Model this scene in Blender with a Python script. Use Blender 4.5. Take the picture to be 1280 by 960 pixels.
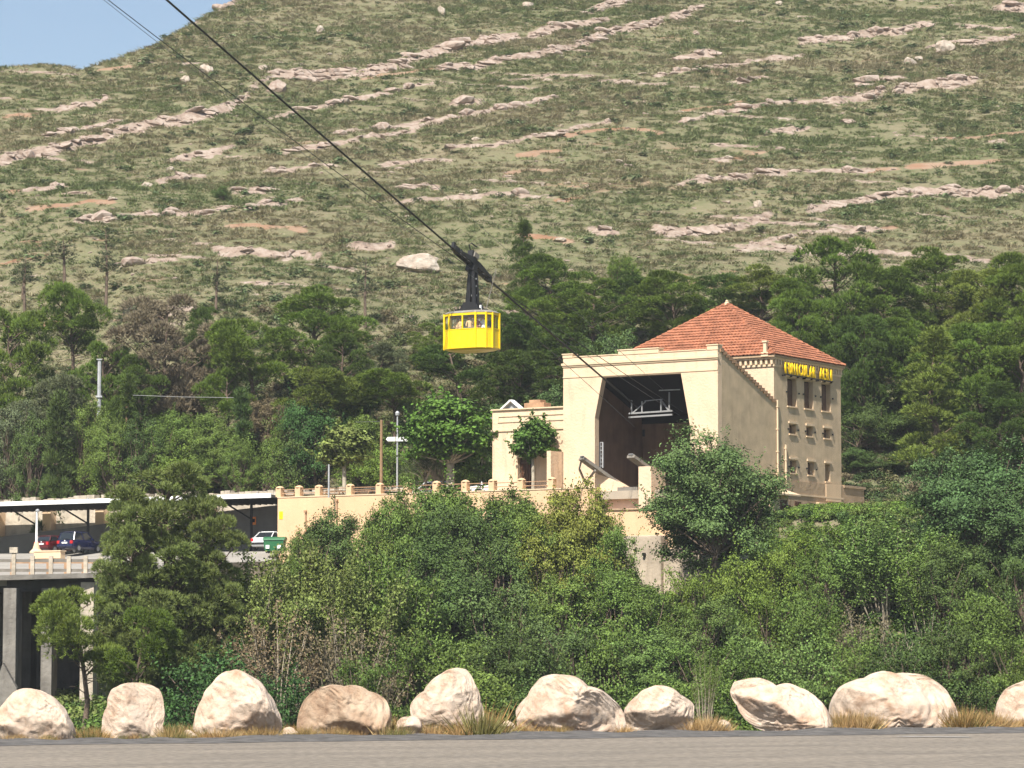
import bpy, bmesh, math, random
import numpy as np
from mathutils import Vector, Matrix

for _o in list(bpy.data.objects):
    bpy.data.objects.remove(_o)
scene = bpy.context.scene
COL = scene.collection

# ------------------------------------------------------------------ camera
F_PX, CX, CY, HORIZON = 3950.0, 640.0, 480.0, 812.0     # photograph measured at 1280 x 960
PITCH = math.atan((HORIZON - CY) / F_PX)
cam_data = bpy.data.cameras.new('camera')
cam_data.sensor_width = 36.0
cam_data.lens = F_PX * 36.0 / 1280.0
cam_data.clip_start = 0.5
cam_data.clip_end = 6000.0
cam = bpy.data.objects.new('camera', cam_data)
cam.location = (0, 0, 0)
cam.rotation_euler = (math.pi / 2 + PITCH, 0, 0)
COL.objects.link(cam)
scene.camera = cam

# ------------------------------------------------------------------ sky, sun, exposure
SUN_ELEV, SUN_SIDE = math.radians(50), math.radians(20)  # sun high behind the camera, a little to the left
S = Vector((-math.sin(SUN_SIDE) * math.cos(SUN_ELEV), -math.cos(SUN_SIDE) * math.cos(SUN_ELEV), math.sin(SUN_ELEV)))
world = bpy.data.worlds.new('World')
scene.world = world
world.use_nodes = True
wn = world.node_tree.nodes
sky = wn.new('ShaderNodeTexSky')
sky.sky_type = 'NISHITA'
sky.sun_disc = False
sky.sun_elevation = SUN_ELEV
sky.sun_rotation = math.atan2(S.x, S.y)
sky.air_density = 1.0
sky.dust_density = 1.0
sky.ozone_density = 1.0
bg = wn['Background']
bg.inputs['Strength'].default_value = 0.075
world.node_tree.links.new(sky.outputs[0], bg.inputs['Color'])
sun_data = bpy.data.lights.new('sun', 'SUN')
sun_data.energy = 5.0
sun_data.angle = math.radians(0.5)
sun_data.color = (1.0, 0.94, 0.84)
sun = bpy.data.objects.new('sun', sun_data)
sun.rotation_euler = (-S).to_track_quat('-Z', 'Y').to_euler()
sun.location = S * 300
COL.objects.link(sun)
scene.view_settings.view_transform = 'Standard'
scene.view_settings.look = 'None'
scene.view_settings.gamma = 1.0
scene.view_settings.use_curve_mapping = False
scene.view_settings.exposure = 0.85
scene.cycles.max_bounces = 4
scene.cycles.diffuse_bounces = 2
scene.cycles.transparent_max_bounces = 4
scene.cycles.use_denoising = True
scene.cycles.adaptive_threshold = 0.03
HAZE = 0.00013
scene.cycles.volume_bounces = 0

# ------------------------------------------------------------------ projection helpers (calibration only)
_cp, _sp = math.cos(PITCH), math.sin(PITCH)
def P(px, py, Y):
    """world point at world depth Y seen at photograph pixel (px, py)"""
    a, b = (px - CX) / F_PX, (CY - py) / F_PX
    d = Vector((a, _cp - b * _sp, _sp + b * _cp))
    return d * (Y / d.y)
def to_pix(x, y, z):
    dep = y * _cp + z * _sp
    up = -y * _sp + z * _cp
    return CX + F_PX * x / dep, CY - F_PX * up / dep

# station frame: local x along the facade (to the right), local y into the building
AL = math.radians(32)
LX = Vector((math.cos(AL), -math.sin(AL), 0))
LY = Vector((math.sin(AL), math.cos(AL), 0))
ORG = P(897, 437, 228.0); ORG.z = 0
def loc(px, py, v):
    """station-local point lying in the plane local y = v, seen at pixel (px, py)"""
    p1 = P(px, py, 1.0)
    # p1*t - ORG dot LY = v
    t = (v + ORG.dot(LY)) / p1.dot(LY)
    w = p1 * t - ORG
    return Vector((w.dot(LX), v, p1.z * t))
def locx(px, py, u):
    """station-local point in the plane local x = u"""
    p1 = P(px, py, 1.0)
    t = (u + ORG.dot(LX)) / p1.dot(LX)
    w = p1 * t - ORG
    return Vector((u, w.dot(LY), p1.z * t))
def l2w(x, y, z):
    q = ORG + LX * x + LY * y
    return Vector((q.x, q.y, z))

# ------------------------------------------------------------------ mesh helpers
def finish(o, parent=None):
    COL.objects.link(o)
    if parent is not None:
        o.parent = parent
    return o
def tag(o, label=None, cat=None, group=None, kind=None):
    if label: o['label'] = label
    if cat: o['category'] = cat
    if group: o['group'] = group
    if kind: o['kind'] = kind
    return o
def empty(name, loc_=(0, 0, 0), rz=0.0, label=None, cat=None, group=None, parent=None):
    o = bpy.data.objects.new(name, None)
    o.empty_display_size = 0.3
    o.location = loc_
    o.rotation_euler = (0, 0, rz)
    finish(o, parent)
    return tag(o, label, cat, group)

class MB:
    def __init__(s):
        s.v = []; s.f = []; s.m = []
    def add(s, vs, fs, m=0):
        b = len(s.v)
        s.v.extend([tuple(q) for q in vs])
        s.f.extend([tuple(i + b for i in f) for f in fs])
        s.m.extend([m] * len(fs))
        return s
    def box(s, x0, x1, y0, y1, z0, z1, m=0):
        x0, x1 = min(x0, x1), max(x0, x1); y0, y1 = min(y0, y1), max(y0, y1); z0, z1 = min(z0, z1), max(z0, z1)
        vs = [(x0,y0,z0),(x1,y0,z0),(x1,y1,z0),(x0,y1,z0),(x0,y0,z1),(x1,y0,z1),(x1,y1,z1),(x0,y1,z1)]
        return s.add(vs, [(0,3,2,1),(4,5,6,7),(0,1,5,4),(1,2,6,5),(2,3,7,6),(3,0,4,7)], m)
    def prism(s, poly, axis, a, b, m=0):
        """polygon (list of 2-tuples, counter-clockwise) in the plane normal to axis, extruded a..b"""
        n = len(poly)
        def mk(p, t):
            return (t, p[0], p[1]) if axis == 'x' else (p[0], t, p[1]) if axis == 'y' else (p[0], p[1], t)
        vs = [mk(p, a) for p in poly] + [mk(p, b) for p in poly]
        fs = [tuple(range(n))[::-1], tuple(range(n, 2 * n))]
        fs += [(i, (i + 1) % n, n + (i + 1) % n, n + i) for i in range(n)]
        return s.add(vs, fs, m)
    def beam(s, p, q, w, h, m=0, up=(0, 0, 1)):
        p, q = Vector(p), Vector(q)
        d = (q - p).normalized()
        u = Vector(up)
        if abs(d.dot(u)) > 0.99: u = Vector((0, 1, 0))
        r = d.cross(u).normalized(); t = r.cross(d)
        c = [(-1,-1),(1,-1),(1,1),(-1,1)]
        vs = [p + r*a*w/2 + t*b*h/2 for a, b in c] + [q + r*a*w/2 + t*b*h/2 for a, b in c]
        return s.add(vs, [(0,3,2,1),(4,5,6,7),(0,1,5,4),(1,2,6,5),(2,3,7,6),(3,0,4,7)], m)
    def tube(s, pts, rad, n=6, m=0, cap=True):
        pts = [Vector(p) for p in pts]
        if not hasattr(rad, '__len__'): rad = [rad] * len(pts)
        rings = []
        b0 = len(s.v)
        vs = []
        for i, p in enumerate(pts):
            d = (pts[min(i + 1, len(pts) - 1)] - pts[max(i - 1, 0)])
            d = d.normalized() if d.length > 1e-9 else Vector((0, 0, 1))
            u = Vector((0, 0, 1)) if abs(d.z) < 0.9 else Vector((1, 0, 0))
            r = d.cross(u).normalized(); t = r.cross(d)
            for k in range(n):
                a = 2 * math.pi * k / n
                vs.append(p + (r * math.cos(a) + t * math.sin(a)) * rad[i])
        fs = []
        for i in range(len(pts) - 1):
            for k in range(n):
                fs.append((i*n+k, i*n+(k+1) % n, (i+1)*n+(k+1) % n, (i+1)*n+k))
        if cap:
            fs.append(tuple(range(n))); fs.append(tuple(range((len(pts)-1)*n, len(pts)*n))[::-1])
        return s.add(vs, fs, m)
    def lathe(s, prof, c=(0, 0, 0), n=16, m=0, axis='z'):
        vs = []
        for r, z in prof:
            for k in range(n):
                a = 2 * math.pi * k / n
                if axis == 'z': vs.append((c[0]+r*math.cos(a), c[1]+r*math.sin(a), c[2]+z))
                elif axis == 'y': vs.append((c[0]+r*math.cos(a), c[1]+z, c[2]+r*math.sin(a)))
                else: vs.append((c[0]+z, c[1]+r*math.cos(a), c[2]+r*math.sin(a)))
        fs = []
        for i in range(len(prof) - 1):
            for k in range(n):
                fs.append((i*n+k, i*n+(k+1) % n, (i+1)*n+(k+1) % n, (i+1)*n+k))
        fs.append(tuple(range(n))[::-1]); fs.append(tuple(range((len(prof)-1)*n, len(prof)*n)))
        return s.add(vs, fs, m)
    def build(s, name, mat, parent=None, smooth=False, bevel=0.0):
        me = bpy.data.meshes.new(name)
        me.from_pydata(s.v, [], s.f)
        mats = mat if isinstance(mat, (list, tuple)) else [mat]
        for mm in mats: me.materials.append(mm)
        if len(mats) > 1:
            me.polygons.foreach_set('material_index', s.m)
        bm = bmesh.new(); bm.from_mesh(me)
        bmesh.ops.recalc_face_normals(bm, faces=bm.faces)
        if bevel > 0:
            bmesh.ops.bevel(bm, geom=bm.edges[:], offset=bevel, segments=1, affect='EDGES', profile=0.5)
        ng = [f for f in bm.faces if len(f.verts) > 4]
        if ng: bmesh.ops.triangulate(bm, faces=ng)
        bm.to_mesh(me); bm.free()
        if smooth:
            me.polygons.foreach_set('use_smooth', [True] * len(me.polygons))
        o = bpy.data.objects.new(name, me)
        return finish(o, parent)

def np_mesh(name, V, Fc, mat, smooth=False):
    """mesh from numpy arrays: V (n,3), Fc (m,k) with constant k"""
    me = bpy.data.meshes.new(name)
    V = np.ascontiguousarray(V, dtype=np.float32); Fc = np.ascontiguousarray(Fc, dtype=np.int32)
    k = Fc.shape[1]
    me.vertices.add(len(V)); me.vertices.foreach_set('co', V.ravel())
    me.loops.add(Fc.size); me.loops.foreach_set('vertex_index', Fc.ravel())
    me.polygons.add(len(Fc)); me.polygons.foreach_set('loop_start', np.arange(0, Fc.size, k, dtype=np.int32))
    if smooth: me.polygons.foreach_set('use_smooth', np.ones(len(Fc), dtype=bool))
    me.materials.append(mat)
    me.update(calc_edges=True)
    return me

def lattice_noise(x, y, seed=0):
    xi = np.floor(x).astype(np.int64); yi = np.floor(y).astype(np.int64)
    fx = x - xi; fy = y - yi
    fx = fx*fx*(3-2*fx); fy = fy*fy*(3-2*fy)
    def h(a, b):
        n = (a * 374761393 + b * 668265263 + seed * 982451653) & 0x7fffffff
        n = ((n ^ (n >> 13)) * 1274126177) & 0x7fffffff
        return ((n ^ (n >> 16)) & 0xffff) / 65535.0
    return (h(xi,yi)*(1-fx)+h(xi+1,yi)*fx)*(1-fy) + (h(xi,yi+1)*(1-fx)+h(xi+1,yi+1)*fx)*fy
def fbm(x, y, seed=0, oct_=4):
    s = np.zeros_like(x); a = 0.5
    for o in range(oct_):
        s = s + a * (lattice_noise(x * 2**o, y * 2**o, seed + o) - 0.5) * 2
        a *= 0.5
    return s

# ------------------------------------------------------------------ materials
def new_mat(name):
    m = bpy.data.materials.new(name); m.use_nodes = True
    return m, m.node_tree.nodes, m.node_tree.links, m.node_tree.nodes['Principled BSDF']
def plain(name, col, rough=0.7, metal=0.0, noise=0.12, scale=3.0, bump=0.0, bscale=20.0, spec=0.3, coords='Object', stain=0.0):
    """base colour with mottled variation, optional fine relief and water stains"""
    m, n, l, b = new_mat(name)
    b.inputs['Roughness'].default_value = rough; b.inputs['Metallic'].default_value = metal
    b.inputs['Specular IOR Level'].default_value = spec
    tc = n.new('ShaderNodeTexCoord')
    t = n.new('ShaderNodeTexNoise'); t.inputs['Scale'].default_value = scale; t.inputs['Detail'].default_value = 6
    l.new(tc.outputs[coords], t.inputs['Vector'])
    mx = n.new('ShaderNodeMix'); mx.data_type = 'RGBA'
    mx.inputs[6].default_value = (*[c * (1 - noise) for c in col], 1)
    mx.inputs[7].default_value = (*[min(1, c * (1 + noise)) for c in col], 1)
    rp = n.new('ShaderNodeMapRange'); rp.inputs[1].default_value = 0.3; rp.inputs[2].default_value = 0.7
    l.new(t.outputs[0], rp.inputs[0]); l.new(rp.outputs[0], mx.inputs[0])
    out = mx.outputs[2]
    if stain > 0:
        mp = n.new('ShaderNodeMapping'); mp.inputs['Scale'].default_value = (1.6, 1.6, 0.22)
        l.new(tc.outputs[coords], mp.inputs['Vector'])
        t2 = n.new('ShaderNodeTexNoise'); t2.inputs['Scale'].default_value = 1.3; t2.inputs['Detail'].default_value = 8
        l.new(mp.outputs[0], t2.inputs['Vector'])
        r2 = n.new('ShaderNodeMapRange'); r2.inputs[1].default_value = 0.52; r2.inputs[2].default_value = 0.75
        r2.inputs[4].default_value = stain
        l.new(t2.outputs[0], r2.inputs[0])
        m2 = n.new('ShaderNodeMix'); m2.data_type = 'RGBA'
        l.new(r2.outputs[0], m2.inputs[0]); l.new(out, m2.inputs[6])
        m2.inputs[7].default_value = (col[0]*0.45, col[1]*0.43, col[2]*0.42, 1)
        out = m2.outputs[2]
    l.new(out, b.inputs['Base Color'])
    if bump > 0:
        t3 = n.new('ShaderNodeTexNoise'); t3.inputs['Scale'].default_value = bscale; t3.inputs['Detail'].default_value = 5
        l.new(tc.outputs[coords], t3.inputs['Vector'])
        bp = n.new('ShaderNodeBump'); bp.inputs['Strength'].default_value = bump; bp.inputs['Distance'].default_value = 0.1
        l.new(t3.outputs[0], bp.inputs['Height']); l.new(bp.outputs[0], b.inputs['Normal'])
    return m

M = {}
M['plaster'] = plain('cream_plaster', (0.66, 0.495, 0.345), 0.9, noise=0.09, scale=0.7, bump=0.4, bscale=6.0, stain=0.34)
M['rough_plaster'] = plain('rough_shaded_plaster', (0.50, 0.385, 0.255), 0.95, noise=0.14, scale=1.1, bump=0.5, bscale=14, stain=0.25)  # rough plaster; the side walls' weaker light is put into this darker tan
M['peach'] = plain('peach_render', (0.62, 0.42, 0.255), 0.9, noise=0.06, scale=0.5, bump=0.15, bscale=5.0, stain=0.18)
M['plinth'] = plain('brown_plinth', (0.40, 0.285, 0.18), 0.9, noise=0.12, scale=1.0, bump=0.4, bscale=4.0, stain=0.25)
M['pale_patch'] = plain('pale_patch', (0.66, 0.48, 0.31), 0.9, noise=0.06, scale=1.0)
M['trim'] = plain('cream_trim', (0.64, 0.49, 0.33), 0.85, noise=0.06, scale=1.0, stain=0.2)
M['tile'] = plain('terracotta', (0.31, 0.125, 0.068), 0.85, noise=0.36, scale=1.6, bump=0.3, bscale=8, stain=0.25)
M['coping'] = plain('coping_tile', (0.36, 0.22, 0.13), 0.85, noise=0.25, scale=2.0)
M['dark_wood'] = plain('dark_wood', (0.085, 0.035, 0.018), 0.6, noise=0.3, scale=4.0)
M['shutter'] = plain('shutter_wood', (0.11, 0.065, 0.04), 0.6, noise=0.2, scale=4.0)
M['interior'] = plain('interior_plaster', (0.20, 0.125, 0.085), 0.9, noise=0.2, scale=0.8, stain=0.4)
M['near_black'] = plain('dark_recess', (0.012, 0.010, 0.009), 0.9, noise=0.2)  # near-black; on the bay roof it stands for the bay's deep shade
M['steel'] = plain('painted_steel', (0.26, 0.26, 0.26), 0.45, noise=0.1, spec=0.5)
M['galv'] = plain('galvanised_steel', (0.42, 0.43, 0.44), 0.5, metal=0.3, noise=0.15)
M['dark_steel'] = plain('dark_steel', (0.014, 0.014, 0.015), 0.5, noise=0.2, spec=0.4)
M['rope'] = plain('greased_rope', (0.035, 0.033, 0.03), 0.6, noise=0.2)
M['rope_grey'] = plain('grey_rope', (0.10, 0.10, 0.10), 0.6, noise=0.2)
M['pale_panel'] = plain('pale_pink_panel', (0.62, 0.48, 0.40), 0.8, noise=0.08, stain=0.2)
M['grey_plate'] = plain('grey_plate', (0.20, 0.18, 0.155), 0.7, noise=0.15)
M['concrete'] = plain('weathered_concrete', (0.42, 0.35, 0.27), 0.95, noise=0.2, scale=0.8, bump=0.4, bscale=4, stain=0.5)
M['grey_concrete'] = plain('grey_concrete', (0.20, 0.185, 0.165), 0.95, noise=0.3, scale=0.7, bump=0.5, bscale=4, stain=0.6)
M['dark_concrete'] = plain('shaded_concrete', (0.075, 0.07, 0.064), 0.95, noise=0.35, scale=0.6, bump=0.5, bscale=3, stain=0.7)  # under-deck shade put into the dark base colour, with stains on top
M['lit_stone'] = plain('pale_stone_wall', (0.46, 0.40, 0.32), 0.95, noise=0.25, scale=0.9, bump=0.8, bscale=3, stain=0.3)
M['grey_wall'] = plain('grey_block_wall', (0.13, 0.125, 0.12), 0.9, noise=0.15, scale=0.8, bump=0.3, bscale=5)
M['white_paint'] = plain('white_paint', (0.80, 0.80, 0.78), 0.6, noise=0.04)
M['roof_sheet'] = plain('roof_sheet', (0.16, 0.155, 0.15), 0.7, noise=0.1)
M['tarmac_light'] = plain('pale_asphalt', (0.30, 0.28, 0.25), 0.95, noise=0.12, scale=0.6)
M['paving'] = plain('terrace_paving', (0.38, 0.32, 0.25), 0.95, noise=0.15, scale=0.8)
M['yellow'] = plain('cabin_yellow', (0.82, 0.56, 0.006), 0.35, noise=0.02, spec=0.5)
M['yellow_sign'] = plain('sign_yellow', (0.88, 0.58, 0.01), 0.5, noise=0.04)
M['orange'] = plain('sign_orange', (0.75, 0.22, 0.03), 0.6, noise=0.04)
M['cabin_grey'] = plain('cabin_roof_grey', (0.22, 0.205, 0.18), 0.6, noise=0.15)
M['cabin_inside'] = plain('cabin_inside', (0.10, 0.075, 0.045), 0.8, noise=0.1)
M['wood_pole'] = plain('wood_pole', (0.25, 0.16, 0.09), 0.85, noise=0.2, scale=2)
M['bark'] = plain('pine_bark', (0.13, 0.095, 0.07), 0.95, noise=0.35, scale=3.0, bump=0.6, bscale=9)
M['pale_bark'] = plain('pale_bark', (0.34, 0.29, 0.22), 0.9, noise=0.25, scale=3.0)
M['plane_bark'] = plain('plane_bark', (0.36, 0.32, 0.25), 0.9, noise=0.25, scale=4.0)
M['rubber'] = plain('tyre_rubber', (0.02, 0.02, 0.02), 0.8, noise=0.1)
M['chrome'] = plain('wheel_alloy', (0.55, 0.55, 0.56), 0.35, metal=0.6, noise=0.05)
M['red_paint'] = plain('dark_red_paint', (0.085, 0.010, 0.012), 0.25, noise=0.03, spec=0.6)
M['blue_paint'] = plain('dark_blue_paint', (0.012, 0.016, 0.055), 0.25, noise=0.03, spec=0.6)
M['car_white'] = plain('white_car_paint', (0.78, 0.79, 0.80), 0.25, noise=0.02, spec=0.6)
M['car_glass'] = plain('car_glass', (0.02, 0.025, 0.03), 0.08, noise=0.02, spec=0.6)
M['lamp_red'] = plain('tail_lamp', (0.45, 0.012, 0.015), 0.3, noise=0.05, spec=0.5)
M['plate'] = plain('number_plate', (0.75, 0.75, 0.72), 0.5, noise=0.02)
M['bin_green'] = plain('bin_green', (0.025, 0.13, 0.055), 0.5, noise=0.1)
M['skin'] = plain('skin', (0.52, 0.31, 0.21), 0.6, noise=0.05)
M['hair'] = plain('hair', (0.05, 0.03, 0.02), 0.7, noise=0.1)
M['cloth_tan'] = plain('tan_cloth', (0.60, 0.42, 0.22), 0.9, noise=0.08)
M['cloth_white'] = plain('white_cloth', (0.75, 0.75, 0.76), 0.9, noise=0.05)
M['cloth_blue'] = plain('blue_cloth', (0.10, 0.13, 0.22), 0.9, noise=0.08)
M['cloth_red'] = plain('red_cloth', (0.35, 0.10, 0.07), 0.9, noise=0.08)

def boulder_mat(name, a, b_, warm):
    m, n, l, b = new_mat(name)
    b.inputs['Roughness'].default_value = 0.95; b.inputs['Specular IOR Level'].default_value = 0.15
    tc = n.new('ShaderNodeTexCoord')
    t = n.new('ShaderNodeTexNoise'); t.inputs['Scale'].default_value = 1.6; t.inputs['Detail'].default_value = 5; t.inputs['Roughness'].default_value = 0.65
    l.new(tc.outputs['Object'], t.inputs['Vector'])
    cr = n.new('ShaderNodeValToRGB'); e = cr.color_ramp.elements
    e[0].position = 0.30; e[0].color = (*warm, 1); e[1].position = 0.68; e[1].color = (*b_, 1)
    q = cr.color_ramp.elements.new(0.47); q.color = (*a, 1)
    l.new(t.outputs[0], cr.inputs[0])
    ds = n.new('ShaderNodeTexNoise'); ds.inputs['Scale'].default_value = 2.0; ds.inputs['Detail'].default_value = 4
    l.new(tc.outputs['Object'], ds.inputs['Vector'])
    va = n.new('ShaderNodeVectorMath'); va.operation = 'MULTIPLY_ADD'; va.inputs[1].default_value = (.6, .6, .6)
    l.new(ds.outputs['Color'], va.inputs[0]); l.new(tc.outputs['Object'], va.inputs[2])
    ck = n.new('ShaderNodeTexVoronoi'); ck.feature = 'DISTANCE_TO_EDGE'; ck.inputs['Scale'].default_value = 1.1
    l.new(va.outputs[0], ck.inputs['Vector'])
    cm = n.new('ShaderNodeMapRange'); cm.inputs[1].default_value = 0.0; cm.inputs[2].default_value = 0.045; cm.inputs[3].default_value = 0.45; cm.inputs[4].default_value = 1.0
    l.new(ck.outputs['Distance'], cm.inputs[0])
    cx_ = n.new('ShaderNodeMix'); cx_.data_type = 'RGBA'; cx_.blend_type = 'MULTIPLY'; cx_.inputs[0].default_value = 0.28
    l.new(cr.outputs[0], cx_.inputs[6]); l.new(cm.outputs[0], cx_.inputs[7]); l.new(cx_.outputs[2], b.inputs['Base Color'])
    t2 = n.new('ShaderNodeTexNoise'); t2.inputs['Scale'].default_value = 4.0; t2.inputs['Detail'].default_value = 8; t2.inputs['Roughness'].default_value = 0.7
    l.new(tc.outputs['Object'], t2.inputs['Vector'])
    v = n.new('ShaderNodeTexVoronoi'); v.inputs['Scale'].default_value = 2.2
    l.new(tc.outputs['Object'], v.inputs['Vector'])
    ad = n.new('ShaderNodeMath'); ad.operation = 'MULTIPLY_ADD'; ad.inputs[1].default_value = 0.6
    l.new(v.outputs[0], ad.inputs[0]); l.new(t2.outputs[0], ad.inputs[2])
    bp = n.new('ShaderNodeBump'); bp.inputs['Strength'].default_value = 0.75; bp.inputs['Distance'].default_value = 0.075
    l.new(ad.outputs[0], bp.inputs['Height']); l.new(bp.outputs[0], b.inputs['Normal'])
    return m
M['boulder'] = boulder_mat('pale_limestone', (0.52, 0.405, 0.315), (0.60, 0.50, 0.41), (0.37, 0.235, 0.155))
M['boulder_brown'] = boulder_mat('brown_limestone', (0.37, 0.265, 0.185), (0.48, 0.375, 0.28), (0.25, 0.155, 0.10))
M['hill_boulder'] = boulder_mat('hill_boulder', (0.36, 0.30, 0.245), (0.46, 0.41, 0.345), (0.27, 0.20, 0.15))
M['hill_rock'] = boulder_mat('hill_limestone', (0.30, 0.235, 0.195), (0.385, 0.325, 0.28), (0.21, 0.14, 0.105))

def leaf_mat(name, instancer=False, trans=0.3, var=0.45, rough=0.55):
    m, n, l, b = new_mat(name)
    out = n['Material Output']
    if instancer:
        src = n.new('ShaderNodeAttribute'); src.attribute_type = 'INSTANCER'; src.attribute_name = 'tint'; c = src.outputs['Color']
    else:
        src = n.new('ShaderNodeObjectInfo'); c = src.outputs['Color']
    ge = n.new('ShaderNodeNewGeometry')
    mr = n.new('ShaderNodeMapRange'); mr.inputs[3].default_value = 1 - var; mr.inputs[4].default_value = 1 + var
    l.new(ge.outputs['Random Per Island'], mr.inputs[0])
    tc = n.new('ShaderNodeTexCoord'); nz = n.new('ShaderNodeTexNoise'); nz.inputs['Scale'].default_value = 0.45; nz.inputs['Detail'].default_value = 2
    l.new(tc.outputs['Object'], nz.inputs['Vector'])
    m2 = n.new('ShaderNodeMapRange'); m2.inputs[1].default_value = 0.3; m2.inputs[2].default_value = 0.7; m2.inputs[3].default_value = 0.78; m2.inputs[4].default_value = 1.22
    l.new(nz.outputs[0], m2.inputs[0])
    mu = n.new('ShaderNodeMath'); mu.operation = 'MULTIPLY'; l.new(mr.outputs[0], mu.inputs[0]); l.new(m2.outputs[0], mu.inputs[1])
    hs = n.new('ShaderNodeHueSaturation')
    l.new(c, hs.inputs['Color']); l.new(mu.outputs[0], hs.inputs['Value'])
    h2 = n.new('ShaderNodeMapRange'); h2.inputs[3].default_value = 0.482; h2.inputs[4].default_value = 0.512
    l.new(nz.outputs[0], h2.inputs[0]); l.new(h2.outputs[0], hs.inputs['Hue'])
    b.inputs['Roughness'].default_value = rough; b.inputs['Specular IOR Level'].default_value = 0.08
    l.new(hs.outputs[0], b.inputs['Base Color'])
    tr = n.new('ShaderNodeBsdfTranslucent'); l.new(hs.outputs[0], tr.inputs['Color'])
    mx = n.new('ShaderNodeMixShader'); mx.inputs[0].default_value = trans
    l.new(b.outputs[0], mx.inputs[1]); l.new(tr.outputs[0], mx.inputs[2]); l.new(mx.outputs[0], out.inputs['Surface'])
    return m
M['leaf'] = leaf_mat('leaf', trans=0.14)
M['needle'] = leaf_mat('pine_needle', trans=0.07, var=0.35, rough=0.6)
M['scrub_leaf'] = leaf_mat('scrub_leaf', instancer=True, trans=0.15)
# ------------------------------------------------------------------ terrain
def on_plane(px, py, z):
    d = P(px, py, 1.0)
    return d * (z / d.z)
ROAD_Z = -2.0
_ra, _rb = on_plane(0, 929, ROAD_Z), on_plane(1280, 913, ROAD_Z)
RD = Vector((_rb.x - _ra.x, _rb.y - _ra.y, 0)).normalized()
RN = Vector((-RD.y, RD.x, 0))
def road_dist(x, y):
    return (x - _ra.x) * RN.x + (y - _ra.y) * RN.y

_RIDGE_PX = [-400, -100, 0, 40, 75, 98, 140, 190, 230, 270, 300, 360, 500, 800, 1280, 1800]
_RIDGE_PY = [112, 87, 76, 72, 75, 80, 66, 46, 23, 2, -13, -46, -110, -260, -420, -500]
def terrain_base(x, y):
    x = np.asarray(x, float); y = np.asarray(y, float)
    xl = (x - ORG.x) * LX.x + (y - ORG.y) * LX.y
    v = (x - ORG.x) * LY.x + (y - ORG.y) * LY.y
    e = road_dist(x, y)
    near = np.interp(e, [-1e4, 2.6, 5, 16, 34], [ROAD_Z - 0.035, ROAD_Z - 0.035, -2.9, -7.0, -14.0])
    left = np.interp(v, [-200, -60, -45, -30, -15, -5, -2.6, 5, 6.6, 20], [-9, -6, -5, -3.2, 0.3, 4.3, 7.0, 7.0, 11.0, 11.2])
    left2 = np.interp(v, [-200, -60, -20, -10, 4.5, 6.6, 20], [-9, -6, -5.0, -2, 6.6, 11.0, 11.2])
    right = np.interp(v, [-200, -60, -45, -30, -15, -4, 4, 10, 20, 26], [-9, -7, -6.5, -5.0, -1.0, 4.6, 9.5, 10.3, 10.6, 11.0])
    k = np.clip((xl + 4.0) / 4.0, 0, 1); k = k*k*(3-2*k)
    k2 = np.clip((-40.0 - xl) / 6.0, 0, 1)
    bank = (left * (1 - k2) + left2 * k2) * (1 - k) + right * k
    hill = np.minimum(0.42 * y - 94.0, 11.3 + 0.75 * (v - 9.0))
    hill = np.where(v > 6, hill, -50)
    z = np.maximum(np.maximum(near, bank), hill)
    # ridge line on the left skyline
    u = x / np.maximum(y, 1.0)
    e_t = (HORIZON - np.interp(CX + F_PX * u, _RIDGE_PX, _RIDGE_PY)) / F_PX
    e_t = np.tan(np.arctan(e_t))
    yc = 94.0 / np.maximum(0.42 - e_t, 0.05)
    yc = np.clip(yc, 300, 900)
    zc = 0.42 * yc - 94.0
    over = y - yc
    z = np.where((y > 300) & (over > 0), zc + np.maximum(-6.0, -0.05 * over) + 0.0 * over, z)
    amp = np.clip((y - 255) / 40, 0, 1)
    nz = fbm(x / 22.0, y / 22.0, 3) * 1.6 + fbm(x / 5.0, y / 5.0, 7, 3) * 0.35
    z = z + amp * nz * np.where(over > -10, 0.35, 1.0)
    m2 = np.clip((v + 70) / 20, 0, 1) * np.clip((-6 - v) / 8, 0, 1)
    z = z + m2 * fbm(x / 6.0, y / 6.0, 11, 3) * 0.5
    return z

def gz(x, y):
    return float(terrain_base(np.array([x]), np.array([y]))[0])

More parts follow.
